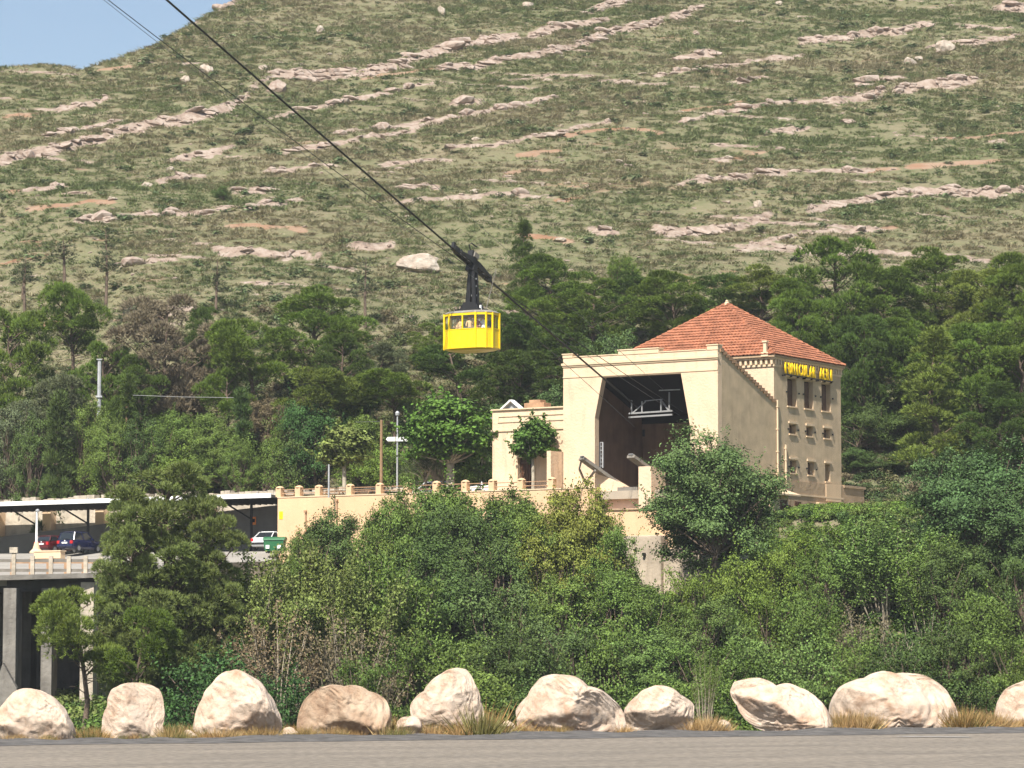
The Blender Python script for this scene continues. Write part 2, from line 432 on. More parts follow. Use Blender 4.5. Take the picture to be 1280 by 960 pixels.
# rock ledges and bare-soil cuts of the hillside: (upper edge polyline in photograph pixels, height in pixels, kind)
BANDS = [
 ([(0,200),(45,190),(110,178),(165,160),(225,149),(290,133)], 13, 'r'),
 ([(318,106),(345,92),(400,93),(470,86),(520,72),(590,54),(650,45),(722,31)], 11, 'r'),
 ([(545,86),(600,80),(660,69),(712,58)], 8, 'r'),
 ([(722,54),(770,40),(830,25),(880,9)], 10, 'r'), ([(735,16),(790,-2)], 10, 'r'),
 ([(236,26),(270,12),(302,0)], 7, 'r'), ([(0,147),(42,142)], 6, 'o'), ([(70,139),(140,124)], 6, 'r'),
 ([(215,201),(260,191),(292,183)], 8, 'r'), ([(120,90),(160,82)], 5, 'o'),
 ([(845,74),(892,65)], 7, 'r'), ([(1000,53),(1060,47),(1110,40),(1162,30)], 8, 'r'), ([(1240,12),(1285,8)], 9, 'r'),
 ([(1045,126),(1100,117),(1150,108),(1218,100)], 11, 'r'), ([(1075,105),(1130,98)], 6, 'r'),
 ([(700,168),(770,161),(832,166)], 6, 'o'), ([(650,192),(702,189)], 7, 'o'), ([(632,216),(690,211)], 6, 'o'),
 ([(850,231),(900,222),(978,215)], 6, 'r'), ([(1090,213),(1122,211)], 7, 'o'), ([(1135,208),(1244,200)], 9, 'o'),
 ([(1010,264),(1070,250),(1150,241),(1240,240),(1290,236)], 9, 'r'), ([(812,287),(860,291),(920,286),(962,268)], 12, 'r'),
 ([(1080,287),(1132,285)], 7, 'o'), ([(690,250),(730,248)], 6, 'o'), ([(640,292),(712,300)], 8, 'o'),
 ([(262,311),(330,318),(405,321)], 10, 'r'), ([(432,309),(492,305)], 10, 'r'),
 ([(28,262),(136,249)], 6, 'o'), ([(95,276),(186,269)], 6, 'r'), ([(286,240),(336,237)], 9, 'r'), ([(286,281),(382,286)], 8, 'o'),
 ([(0,330),(62,319)], 6, 'o'), ([(150,328),(222,326)], 5, 'r'), ([(428,166),(500,157),(560,150)], 5, 'r'),
 ([(358,190),(440,176)], 6, 'r'), ([(560,132),(600,126)], 5, 'r'), ([(880,205),(960,190)], 4, 'o'), ([(850,140),(930,128)], 4, 'o'),
 ([(960,165),(1010,160)], 4, 'r'), ([(1150,178),(1280,165)], 4, 'o'), ([(30,410),(85,402)], 12, 'o'), ([(30,240),(80,231)], 5, 'r'),
 ([(290,133),(322,107)], 8, 'r'), ([(440,176),(500,165),(600,140),(700,121)], 4.5, 'r'), ([(860,150),(960,130),(1045,126)], 4, 'r'), ([(978,215),(1090,212)], 4, 'r'), ([(500,252),(640,241),(700,250)], 4, 'r'), ([(180,270),(290,262),(380,250)], 4.5, 'r'), ([(720,32),(760,24)], 7, 'r'), ([(60,170),(150,152)], 4, 'r'), ([(560,185),(650,176),(760,150)], 3.5, 'r'), ([(820,95),(900,82),(1000,70)], 3.5, 'r'), ([(1160,60),(1280,45)], 4, 'r'), ([(330,150),(430,128),(540,105)], 4, 'r'), ([(960,300),(1010,292),(1090,288)], 4, 'r'),
 ([(480,205),(560,200)], 4, 'r'), ([(500,235),(548,232)], 5, 'r'), ([(740,285),(770,292)], 7, 'r'), ([(460,95),(540,88)], 5, 'o'),
 ([(900,105),(960,98)], 4, 'r'), ([(330,215),(420,208)], 4, 'r'), ([(200,225),(255,220)], 5, 'r'), ([(0,240),(20,238)], 5, 'o'),
]
def bands(px, py, ydep, seed=5):
    rock = np.zeros_like(px); soil = np.zeros_like(px); dz = np.zeros_like(px)
    wob = fbm(px / 22.0, py / 14.0, 21, 4) * 5.0
    brk = fbm(px / 16.0, py / 40.0, 22, 3)
    brk2 = fbm(px / 6.0, py / 5.0, 23, 3)
    for i, (pl, hp, kind) in enumerate(BANDS):
        xs = [p[0] for p in pl]; ys = [p[1] for p in pl]
        hp = hp * (0.72 if kind == 'r' else 0.55)
        yb = np.interp(px, xs, ys) + wob * 0.7
        inside = np.clip((px - xs[0] + 12 + wob * 2) / 18, 0, 1) * np.clip((xs[-1] + 12 + wob * 2 - px) / 18, 0, 1)
        inside = inside * np.clip(1.35 + brk * 1.5 + brk2 * 1.0, 0.0, 1)
        t = py - yb                       # >0 : in front of (below) the upper edge
        st = np.clip((hp * 0.45 - t) / (hp * 0.45), 0, 1)
        hm = hp * ydep / F_PX * 0.62 * (0.3 if kind == 'o' else 1.0)
        dz = dz + hm * st * inside * np.exp(-np.clip(-t, 0, None) / (hp * 1.6))
        ms = inside * np.clip((t + 2.5) / 2.0, 0, 1) * np.clip((hp * 0.95 + wob * 0.6 - t) / (hp * 0.3), 0, 1)
        if kind == 'r': rock = np.maximum(rock, ms)
        else: soil = np.maximum(soil, ms)
    return rock, soil, dz

def axis(fine0, fine1, step, lo, hi, g=1.16):
    a = list(np.arange(fine0, fine1 + 1e-6, step))
    s = step; q = fine1
    while q < hi:
        s *= g; q += s; a.append(q)
    s = step; q = fine0
    while q > lo:
        s *= g; q -= s; a.insert(0, q)
    return np.array(a)
gx = axis(-84, 86, 0.5, -900, 900)
gy = np.concatenate([np.array([-600, -400, -250, -120, -50, 0, 30, 50, 60]), np.arange(64, 266, 1.6), np.arange(266, 452, 0.42), axis(452, 470, 0.9, 452, 1300)[1:]])
GX, GY = np.meshgrid(gx, gy)
GZ = terrain_base(GX, GY)
PXg, PYg = to_pix(GX, np.maximum(GY, 1), GZ)
on_hill = (GY > 262)
R_, S_, DZ = bands(PXg, PYg, GY)
R_ *= on_hill; S_ *= on_hill; DZ *= on_hill
# faint outcropping strata and bare patches following the contours everywhere
_st = fbm(GX / 30.0, (GZ + 0.10 * GX) / 0.95, 71, 4) + 0.55 * fbm(GX / 8.0, GY / 5.0, 72, 3)
_so = fbm(GX / 24.0, (GZ + 0.06 * GX) / 1.2, 73, 4) + 0.5 * fbm(GX / 7.0, GY / 4.0, 74, 3)
R_ = np.maximum(R_, np.clip((_st - 0.42) / 0.12, 0, 1) * 0.62 * on_hill)
S_ = np.maximum(S_, np.clip((_so - 0.46) / 0.12, 0, 1) * 0.45 * on_hill)
GZ2 = GZ + DZ + R_ * fbm(GX / 1.1, GY / 0.8, 31, 3) * 0.55
ny, nx = GX.shape
idx = np.arange(ny * nx).reshape(ny, nx)
quads = np.stack([idx[:-1, :-1], idx[:-1, 1:], idx[1:, 1:], idx[1:, :-1]], -1).reshape(-1, 4)

def terrain_mat():
    m, n, l, b = new_mat('hillside_ground')
    b.inputs['Roughness'].default_value = 1.0; b.inputs['Specular IOR Level'].default_value = 0.05
    ge = n.new('ShaderNodeNewGeometry')
    mp = n.new('ShaderNodeMapping'); mp.inputs['Scale'].default_value = (0.5, 1.0, 1.0)
    l.new(ge.outputs['Position'], mp.inputs['Vector'])
    def noise(sc, det=6, rough=0.6, src=None):
        t = n.new('ShaderNodeTexNoise'); t.inputs['Scale'].default_value = sc; t.inputs['Detail'].default_value = det; t.inputs['Roughness'].default_value = rough
        l.new(src if src else mp.outputs[0], t.inputs['Vector']); return t.outputs[0]
    cr = n.new('ShaderNodeValToRGB'); e = cr.color_ramp.elements
    e[0].position = 0.30; e[0].color = (0.110, 0.122, 0.060, 1); e[1].position = 0.72; e[1].color = (0.29, 0.235, 0.165, 1)
    q = e.new(0.45); q.color = (0.155, 0.155, 0.085, 1); q = e.new(0.59); q.color = (0.205, 0.178, 0.115, 1)
    n_a, n_b = noise(0.16, 5, 0.7), noise(1.9, 6, 0.75)
    mm = n.new('ShaderNodeMix'); mm.data_type = 'FLOAT'; mm.inputs[0].default_value = 0.52
    l.new(n_a, mm.inputs[2]); l.new(n_b, mm.inputs[3]); l.new(mm.outputs[0], cr.inputs[0])
    soil = n.new('ShaderNodeValToRGB'); e = soil.color_ramp.elements
    e[0].position = 0.35; e[0].color = (0.26, 0.150, 0.092, 1); e[1].position = 0.65; e[1].color = (0.30, 0.22, 0.16, 1)
    l.new(noise(0.5), soil.inputs[0])
    rock = n.new('ShaderNodeValToRGB'); e = rock.color_ramp.elements
    e[0].position = 0.34; e[0].color = (0.15, 0.11, 0.085, 1); e[1].position = 0.68; e[1].color = (0.38, 0.32, 0.275, 1)
    q = e.new(0.47); q.color = (0.285, 0.22, 0.178, 1)
    l.new(noise(0.9, 9, 0.7, ge.outputs['Position']), rock.inputs[0])
    def mixa(prev, name, colsock):
        a = n.new('ShaderNodeAttribute'); a.attribute_name = name
        nn = noise(1.4, 6, 0.65)
        ad = n.new('ShaderNodeMath'); ad.operation = 'ADD'; l.new(a.outputs['Fac'], ad.inputs[0]); l.new(nn, ad.inputs[1])
        mr = n.new('ShaderNodeMapRange'); mr.inputs[1].default_value = 0.88; mr.inputs[2].default_value = 1.05
        l.new(ad.outputs[0], mr.inputs[0])
        mx = n.new('ShaderNodeMix'); mx.data_type = 'RGBA'
        l.new(mr.outputs[0], mx.inputs[0]); l.new(prev, mx.inputs[6]); l.new(colsock, mx.inputs[7]); return mx.outputs[2]
    c = mixa(cr.outputs[0], 'soil', soil.outputs[0])
    c = mixa(c, 'rock', rock.outputs[0])
    l.new(c, b.inputs['Base Color'])
    bp = n.new('ShaderNodeBump'); bp.inputs['Strength'].default_value = 0.8; bp.inputs['Distance'].default_value = 0.35
    l.new(noise(1.1, 8, 0.7, ge.outputs['Position']), bp.inputs['Height']); l.new(bp.outputs[0], b.inputs['Normal'])
    return m
M['terrain'] = terrain_mat()
me = np_mesh('terrain', np.stack([GX, GY, GZ2], -1).reshape(-1, 3), quads, M['terrain'], smooth=True)
for nm, arr in (('rock', R_), ('soil', S_)):
    at = me.attributes.new(nm, 'FLOAT', 'POINT'); at.data.foreach_set('value', arr.astype(np.float32).ravel())
terrain = finish(bpy.data.objects.new('terrain', me)); tag(terrain, kind='structure')

def road_mat():
    m, n, l, b = new_mat('worn_asphalt')
    b.inputs['Roughness'].default_value = 0.9; b.inputs['Specular IOR Level'].default_value = 0.2
    tc = n.new('ShaderNodeTexCoord')
    mp = n.new('ShaderNodeMapping'); mp.inputs['Scale'].default_value = (0.3, 1.0, 1.0)
    l.new(tc.outputs['Object'], mp.inputs['Vector'])
    t = n.new('ShaderNodeTexNoise'); t.inputs['Scale'].default_value = 0.55; t.inputs['Detail'].default_value = 10; t.inputs['Roughness'].default_value = 0.7
    l.new(mp.outputs[0], t.inputs['Vector'])
    t2 = n.new('ShaderNodeTexNoise'); t2.inputs['Scale'].default_value = 6.0; t2.inputs['Detail'].default_value = 4
    l.new(tc.outputs['Object'], t2.inputs['Vector'])
    cr = n.new('ShaderNodeValToRGB'); e = cr.color_ramp.elements
    e[0].position = 0.3; e[0].color = (0.145, 0.128, 0.108, 1); e[1].position = 0.7; e[1].color = (0.245, 0.212, 0.172, 1)
    l.new(t.outputs[0], cr.inputs[0])
    mx = n.new('ShaderNodeMix'); mx.data_type = 'RGBA'; mx.blend_type = 'MULTIPLY'; mx.inputs[0].default_value = 0.6
    mr = n.new('ShaderNodeMapRange'); mr.inputs[1].default_value = 0.3; mr.inputs[2].default_value = 0.7; mr.inputs[3].default_value = 0.4; mr.inputs[4].default_value = 1.6
    l.new(t2.outputs[0], mr.inputs[0]); l.new(cr.outputs[0], mx.inputs[6]); l.new(mr.outputs[0], mx.inputs[7])
    l.new(mx.outputs[2], b.inputs['Base Color'])
    bp = n.new('ShaderNodeBump'); bp.inputs['Strength'].default_value = 0.4; bp.inputs['Distance'].default_value = 0.03
    l.new(t2.outputs[0], bp.inputs['Height']); l.new(bp.outputs[0], b.inputs['Normal'])
    return m
M['road'] = road_mat()
M['shoulder'] = plain('gravel_shoulder', (0.105, 0.10, 0.095), 0.95, noise=0.4, scale=2.2, bump=0.8, bscale=9)
road = MB()
road.add([(-900, -60, 0), (900, -60, 0), (900, -0.9, 0), (-900, -0.9, 0)], [(0, 1, 2, 3)])
ro = road.build('road', M['road']); ro.location = (_ra.x, _ra.y, ROAD_Z); ro.rotation_euler.z = math.atan2(RD.y, RD.x); tag(ro, kind='structure')
# ragged gravel shoulder between the asphalt and the boulders
rng = random.Random(4)
sh = MB(); xs = np.arange(-60, 90, 0.8); N = len(xs)
vs = [(x, -1.9 + rng.uniform(-0.25, 0.2), 0.006) for x in xs] + [(x, -0.3, 0.03 + rng.uniform(0, 0.05)) for x in xs] + [(x, 1.2, 0.02 + rng.uniform(0, 0.09)) for x in xs] + [(x, 3.2, -0.05) for x in xs]
sh.add(vs, [(r * N + i, r * N + i + 1, (r + 1) * N + i + 1, (r + 1) * N + i) for r in range(3) for i in range(N - 1)])
so = sh.build('road_shoulder', M['shoulder'], smooth=True); so.location = ro.location; so.rotation_euler = ro.rotation_euler; tag(so, kind='structure')
ln = MB()
p0, p1 = on_plane(1118, 921.5, ROAD_Z), on_plane(1215, 922.5, ROAD_Z)
ln.add([(p0.x, p0.y, ROAD_Z + .012), (p1.x, p1.y, ROAD_Z + .012), (p1.x + .0, p1.y + .75, ROAD_Z + .012), (p0.x + .3, p0.y + .55, ROAD_Z + .012)], [(0, 1, 2, 3)])
lo = ln.build('road_marking', plain('worn_white_line', (0.27, 0.255, 0.235), 0.9, noise=0.3, scale=3)); tag(lo, kind='structure')

# ------------------------------------------------------------------ scattered "stuff" by geometry nodes
rs = np.random.default_rng(12)
def unit(n, r=rs):
    v = r.normal(size=(n, 3)); return v / np.linalg.norm(v, axis=1, keepdims=True)
def leaf_quads(C, Nn, L, W, r=rs):
    n = len(C)
    Nn = Nn / np.maximum(np.linalg.norm(Nn, axis=1, keepdims=True), 1e-6)
    T = np.cross(Nn, unit(n, r)); T /= np.maximum(np.linalg.norm(T, axis=1, keepdims=True), 1e-6)
    B = np.cross(Nn, T)
    L = np.broadcast_to(np.asarray(L, float).reshape(-1, 1), (n, 1)); W = np.broadcast_to(np.asarray(W, float).reshape(-1, 1), (n, 1))
    V = np.stack([C - T*L/2, C + B*W/2 - T*L*0.06, C + T*L/2, C - B*W/2 - T*L*0.06], 1).reshape(-1, 3)
    return V, np.arange(4 * n).reshape(n, 4)
def blades(C, D, L, W, r=rs):
    """thin tapering triangles from C along D"""
    n = len(C)
    D = D / np.maximum(np.linalg.norm(D, axis=1, keepdims=True), 1e-6)
    Sd = np.cross(D, unit(n, r)); Sd /= np.maximum(np.linalg.norm(Sd, axis=1, keepdims=True), 1e-6)
    L = np.broadcast_to(np.asarray(L, float).reshape(-1, 1), (n, 1)); W = np.broadcast_to(np.asarray(W, float).reshape(-1, 1), (n, 1))
    V = np.stack([C - Sd*W/2, C + Sd*W/2, C + D*L], 1).reshape(-1, 3)
    return V, np.arange(3 * n).reshape(n, 3)

def clump_leaves(cen, rad, n, L, W, up=0.25, jit=0.7, shell=0.55, r=rs):
    d = unit(n, r)
    rr = (shell + (1 - shell) * r.random((n, 1)) ** 0.7)
    C = np.asarray(cen) + d * rr * np.asarray(rad)
    Nn = d * 0.8 + unit(n, r) * jit + np.array([0, 0, up])
    return leaf_quads(C, Nn, L * r.uniform(0.6, 1.25, n), W * r.uniform(0.7, 1.2, n), r)

def variant_collection(name, meshes):
    c = bpy.data.collections.new(name)
    for i, m_ in enumerate(meshes):
        o = bpy.data.objects.new('%s_%02d' % (name, i), m_); c.objects.link(o)
    return c
def scatter(name, pts, scl, rot, tint, which, coll, label=None, parent=None):
    me = bpy.data.meshes.new(name)
    n = len(pts)
    me.vertices.add(n); me.vertices.foreach_set('co', np.asarray(pts, np.float32).ravel())
    a = me.attributes.new('scl', 'FLOAT_VECTOR', 'POINT'); a.data.foreach_set('vector', np.asarray(scl, np.float32).ravel())
    a = me.attributes.new('rot', 'FLOAT_VECTOR', 'POINT'); a.data.foreach_set('vector', np.asarray(rot, np.float32).ravel())
    a = me.attributes.new('tint', 'FLOAT_COLOR', 'POINT'); a.data.foreach_set('color', np.concatenate([np.asarray(tint, np.float32), np.ones((n, 1), np.float32)], 1).ravel())
    a = me.attributes.new('which', 'INT', 'POINT'); a.data.foreach_set('value', np.asarray(which, np.int32))
    o = finish(bpy.data.objects.new(name, me), parent)
    ng = bpy.data.node_groups.new(name, 'GeometryNodeTree')
    ng.interface.new_socket('Geometry', in_out='INPUT', socket_type='NodeSocketGeometry')
    ng.interface.new_socket('Geometry', in_out='OUTPUT', socket_type='NodeSocketGeometry')
    nd, lk = ng.nodes, ng.links
    gi, go = nd.new('NodeGroupInput'), nd.new('NodeGroupOutput')
    ip = nd.new('GeometryNodeInstanceOnPoints'); ci = nd.new('GeometryNodeCollectionInfo')
    ci.inputs['Collection'].default_value = coll; ci.inputs['Separate Children'].default_value = True; ci.inputs['Reset Children'].default_value = True
    ip.inputs['Pick Instance'].default_value = True
    def attr(nm, ty):
        q = nd.new('GeometryNodeInputNamedAttribute'); q.data_type = ty; q.inputs['Name'].default_value = nm; return q.outputs['Attribute']
    lk.new(gi.outputs[0], ip.inputs['Points']); lk.new(ci.outputs[0], ip.inputs['Instance'])
    lk.new(attr('which', 'INT'), ip.inputs['Instance Index'])
    lk.new(attr('scl', 'FLOAT_VECTOR'), ip.inputs['Scale'])
    e2r = nd.new('FunctionNodeEulerToRotation')
    lk.new(attr('rot', 'FLOAT_VECTOR'), e2r.inputs[0]); lk.new(e2r.outputs[0], ip.inputs['Rotation'])
    lk.new(ip.outputs[0], go.inputs[0])
    md = o.modifiers.new('scatter', 'NODES'); md.node_group = ng
    tag(o, label, kind='stuff')
    return o

# low scrub cushions, grass tufts and angular stones used by the scatters
def scrub_mesh(i, n=70, L=0.2, W=0.14, flat=0.62):
    r = np.random.default_rng(100 + i)
    Vs, Fs, off = [], [], 0
    for k in range(5):
        a = r.random() * 6.28; q = r.uniform(0, 0.32)
        V, Fq = clump_leaves((q*math.cos(a), q*math.sin(a), r.uniform(0.18, 0.45)*flat/0.62), (0.3, 0.3, 0.26), n // 5, L, W, up=1.0, shell=0.4, r=r)
        Vs.append(V); Fs.append(Fq + off); off += len(V)
    return np_mesh('scrub', np.concatenate(Vs), np.concatenate(Fs), M['scrub_leaf'])
def tuft_mesh(i, n=46, h=0.55):
    r = np.random.default_rng(200 + i)
    C = np.stack([r.normal(0, 0.16, n), r.normal(0, 0.16, n), np.zeros(n)], 1)
    D = C * 1.6 + np.stack([r.normal(0, .25, n), r.normal(0, .25, n), np.ones(n)], 1)
    V, Fq = blades(C, D, h * r.uniform(0.5, 1.2, n), 0.06, r)
    return np_mesh('tuft', V, Fq, M['scrub_leaf'])
def stone_mesh(i, mat, sub=2, cuts=7):
    r = random.Random(300 + i)
    bm = bmesh.new(); bmesh.ops.create_icosphere(bm, subdivisions=sub, radius=1.0)
    sx, sy, sz = r.uniform(0.8, 1.3), r.uniform(0.7, 1.0), r.uniform(0.45, 0.8)
    planes = []
    for k in range(cuts):
        d = Vector((r.gauss(0, 1), r.gauss(0, 1), r.gauss(0, 0.9))).normalized(); planes.append((d, r.uniform(0.55, 0.85)))
    for v_ in bm.verts:
        c = v_.co.copy()
        for d, h in planes:
            t = c.dot(d)
            if t > h: c -= d * (t - h)
        c *= 1 + 0.05 * math.sin(9 * c.x + 7 * c.y + i) * math.sin(8 * c.z + 3 * i) + (0.035 * math.sin(17 * c.x + i) * math.sin(19 * c.z + 2 * i) * math.sin(15 * c.y) if sub > 2 else 0)
        v_.co = Vector((c.x * sx, c.y * sy, c.z * sz))
    m_ = bpy.data.meshes.new('stone'); bm.to_mesh(m_); bm.free(); m_.materials.append(mat); return m_
C_SCRUB = variant_collection('scrub_variants', [scrub_mesh(i) for i in range(7)])
C_TUFT = variant_collection('tuft_variants', [tuft_mesh(i) for i in range(5)])
C_STONE = variant_collection('stone_variants', [stone_mesh(i, M['hill_rock'], 1 if i < 5 else 2) for i in range(8)])

def hill_points(n, seed, y0=264, y1=452):
    r = np.random.default_rng(seed)
    y = np.sqrt(r.random(n) * (y1**2 - y0**2) + y0**2)
    x = (r.random(n) * 2 - 1) * (0.172 * y + 14)
    return x, y, r
def grid_z(x, y):
    """height of the built terrain mesh, ledges included"""
    i = np.clip(np.searchsorted(gx, x) - 1, 0, nx - 2); j = np.clip(np.searchsorted(gy, y) - 1, 0, ny - 2)
    fx = (x - gx[i]) / (gx[i+1] - gx[i]); fy = (y - gy[j]) / (gy[j+1] - gy[j])
    def mix(A): return (A[j, i]*(1-fx) + A[j, i+1]*fx)*(1-fy) + (A[j+1, i]*(1-fx) + A[j+1, i+1]*fx)*fy
    return mix(GZ2), mix(R_), mix(S_)

# evergreen scrub over the hill
x, y, r = hill_points(46000, 1)
z, rk, sl = grid_z(x, y)
v_l = (x - ORG.x) * LY.x + (y - ORG.y) * LY.y
d1 = fbm(x / 11.0, y / 6.0, 41, 4); d2 = fbm(x / 30.0, y / 16.0, 42, 3)
keep = (r.random(len(x)) < np.clip(0.34 + 1.2 * d1 + 0.6 * d2, 0.03, 0.95)) & (r.random(len(x)) > rk * 0.85) & (r.random(len(x)) > sl * 0.8) & (v_l > 22)
x, y, z, d1, d2 = x[keep], y[keep], z[keep], d1[keep], d2[keep]; n = len(x)
big = r.random(n) ** 3
s = 0.34 + 0.5 * r.random(n) + 1.2 * big * (r.random(n) < 0.25)
giant = r.random(n) < 0.018; s = np.where(giant, r.uniform(1.2, 2.1, n), s); big = np.where(giant, 1.0, big)
pal = np.array([(0.160, 0.198, 0.077), (0.211, 0.224, 0.090), (0.262, 0.243, 0.109), (0.307, 0.250, 0.141), (0.109, 0.154, 0.070), (0.224, 0.186, 0.115)])
pw = np.stack([0.20 + 0.2*np.clip(d1,0,1), 0.22 + 0*d1, 0.22 - 0.1*d2, 0.18 - 0.15*d1, 0.10 + 0.25*np.clip(d1,0,1), 0.12 + 0*d1], 1)
pw = np.clip(pw, 0.02, None); pw /= pw.sum(1, keepdims=True)
ch = (r.random((n, 1)) > np.cumsum(pw, 1)).sum(1).clip(0, 5)
tint = (pal[ch] * 0.8 + 0.42 * np.array([0.22, 0.215, 0.12])) * r.uniform(0.85, 1.15, (n, 1)); tint = np.where((big > 0.3)[:, None], pal[4] * r.uniform(0.8, 1.3, (n, 1)), tint)
scatter('hillside_scrub', np.stack([x, y, z - 0.08], 1), np.stack([s * r.uniform(1.0, 1.6, n), s, s * r.uniform(0.38, 0.72, n)], 1),
        np.stack([0*x, 0*x, r.random(n) * 6.28], 1), tint, r.integers(0, 7, n), C_SCRUB, 'low olive green scrub covering the mountainside')
# dry grass (palette runs green to straw)
x, y, r = hill_points(72000, 2)
z, rk, sl = grid_z(x, y); v_l = (x - ORG.x) * LY.x + (y - ORG.y) * LY.y
d1 = fbm(x / 9.0, y / 5.0, 51, 4)
keep = (r.random(len(x)) < np.clip(0.7 + 0.9 * d1, 0.2, 1)) & (rk < 0.5) & (sl < 0.5) & (v_l > 20)
x, y, z = x[keep], y[keep], z[keep]; n = len(x)
pal = np.array([(0.175, 0.220, 0.095), (0.215, 0.240, 0.115), (0.255, 0.245, 0.135), (0.305, 0.270, 0.168)])
s = r.uniform(0.6, 1.5, n)
_pt = fbm(x / 26.0, y / 13.0, 81, 4)
scatter('hillside_grass', np.stack([x, y, z - 0.03], 1), np.stack([s * 1.5, s * 1.5, s * 0.5], 1), np.stack([0*x, 0*x, r.random(n) * 6.28], 1),
        pal[np.clip((r.integers(0, 4, n) + np.round(_pt * 4)).astype(int), 0, 3)][:, :] * r.uniform(0.8, 1.2, (n, 1)), r.integers(0, 5, n), C_TUFT, 'dry yellowish grass between the scrub on the mountainside')
# loose blocks along the ledges and scattered stones
x, y, r = hill_points(80000, 3)
z, rk, sl = grid_z(x, y); v_l = (x - ORG.x) * LY.x + (y - ORG.y) * LY.y
pr = np.where(rk > 0.75, 0.40, np.where(rk > 0.4, 0.16, np.where(sl > 0.4, 0.06, 0.012 + 0.03 * np.clip(fbm(x / 18.0, y / 9.0, 61, 3), 0, 1))))
keep = (r.random(len(x)) < pr) & (v_l > 24)
x, y, z, rk = x[keep], y[keep], z[keep], rk[keep]; n = len(x)
s = np.where(rk > 0.75, 0.2 + 0.75 * r.random(n) ** 1.7, r.uniform(0.08, 0.32, n)) * np.where(r.random(n) < 0.08, 1.5, 1)
scatter('hillside_stones', np.stack([x, y, z + 0.05 * s], 1), np.stack([s * r.uniform(1, 1.9, n), s, s * r.uniform(0.6, 1.1, n)], 1),
        np.stack([r.normal(0, .12, n), r.normal(0, .12, n), r.normal(0, 0.35, n)], 1), np.ones((n, 3)), r.integers(0, 8, n), C_STONE, 'pale limestone blocks strewn along the mountain ledges')
# ------------------------------------------------------------------ station building
ST = empty('cable_car_station', (ORG.x, ORG.y, 0), -AL, 'cream plastered cable car station with red tiled hip roof and tall dark opening', 'station')
def wall_holes(mb, a0, a1, z0, z1, holes, put, depth, m=0, mj=0):
    """flat wall a0..a1 x z0..z1 with rectangular holes; put(a, d, z) maps to 3-D, d = depth inwards"""
    A = sorted({a0, a1, *[h[0] for h in holes], *[h[1] for h in holes]})
    Z = sorted({z0, z1, *[h[2] for h in holes], *[h[3] for h in holes]})
    for i in range(len(A) - 1):
        for j in range(len(Z) - 1):
            ca, cz = (A[i] + A[i+1]) / 2, (Z[j] + Z[j+1]) / 2
            if any(h[0] < ca < h[1] and h[2] < cz < h[3] for h in holes): continue
            mb.add([put(A[i], 0, Z[j]), put(A[i+1], 0, Z[j]), put(A[i+1], 0, Z[j+1]), put(A[i], 0, Z[j+1])], [(0, 1, 2, 3)], m)
    for h in holes:
        c = [(h[0], h[2]), (h[1], h[2]), (h[1], h[3]), (h[0], h[3])]
        for k in range(4):
            p, q = c[k], c[(k + 1) % 4]
            mb.add([put(p[0], 0, p[1]), put(q[0], 0, q[1]), put(q[0], depth, q[1]), put(p[0], depth, p[1])], [(0, 1, 2, 3)], mj)

xL = loc(704, 447, 0).x
zTop = loc(800, 442, 0).z
zB = 7.4
def fz(px, py): q = loc(px, py, 0); return (q.x, q.z)
obl, oml, otl, otr, omr = fz(743.5, 600), fz(743.5, 522), fz(753, 471.5), fz(851, 466.5), fz(863, 535)
b = MB()
poly = [(xL, zB), (obl[0], zB), oml, otl, otr, omr, (omr[0], zB), (0, zB), (0, zTop), (xL, zTop)]
b.prism(poly, 'y', 0, 0.6)
b.build('facade', M['plaster'], ST)
# mouldings of the facade
zc1, zc2 = loc(800, 450.5, 0).z, loc(800, 467, 0).z
b = MB(); b.box(xL - .10, .10, -.14, 0.0, zc1 - .10, zc1 + .07); b.box(xL - .05, .05, -.07, 0.0, zc1 - .22, zc1 - .10); b.build('cornice', M['trim'], ST)
b = MB(); b.box(xL - .0, .0, -.05, 0.0, zc2 - .05, zc2 + .05); b.build('string_course', M['trim'], ST)
for (pa, pb, h) in ((703.5, 716, .22), (773, 823.5, .30), (884, 897.5, .30)):
    b = MB(); b.box(loc(pa, 440, 0).x, loc(pb, 440, 0).x, -.04, .64, zTop - .02, zTop + h); b.box(loc(pa, 440, 0).x - .05, loc(pb, 440, 0).x + .05, -.09, .69, zTop + h, zTop + h + .08)
    b.build('parapet_block', M['trim'], ST)
b = MB(); b.box(loc(716, 440, 0).x + .05, loc(773, 440, 0).x - .05, -.05, .65, zTop, zTop + .07); b.build('parapet_coping', M['trim'], ST); b = MB(); b.box(loc(823.5, 440, 0).x + .05, loc(884, 440, 0).x - .05, -.05, .65, zTop, zTop + .07); b.build('parapet_coping', M['trim'], ST)

VT = locx(968, 500, 0).y            # tower front plane
VB = locx(1051, 500, 0).y           # tower rear plane
zS = locx(968, 503, 0).z            # low end of the sloping side wall
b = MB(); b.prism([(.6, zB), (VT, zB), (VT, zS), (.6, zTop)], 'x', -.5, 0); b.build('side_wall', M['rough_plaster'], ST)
b = MB(); NS = 19
for i in range(NS):
    v0, v1 = .3 + (VT - .3) * i / NS, .3 + (VT - .3) * (i + 1) / NS
    zt = zTop + (zS - zTop) * (i + .3) / NS
    b.box(-.62, .10, v0, v1 + .10, zt - .10, zt + .14)
b.build('stepped_coping', M['coping'], ST)
b = MB(); b.prism([(.6, zTop - .9), (VT, zS - .7), (VT, zS - .95), (.6, zTop - 1.2)], 'x', xL + .5, -.5); b.build('bay_roof', M['near_black'], ST)  # ceiling coloured near-black to paint in the shade of the bay
b = MB(); b.prism([(.6, zB), (VT, zB), (VT, zS - .5), (.6, zTop - .3)], 'x', xL, xL + .5); b.build('left_side_wall', M['plaster'], ST)
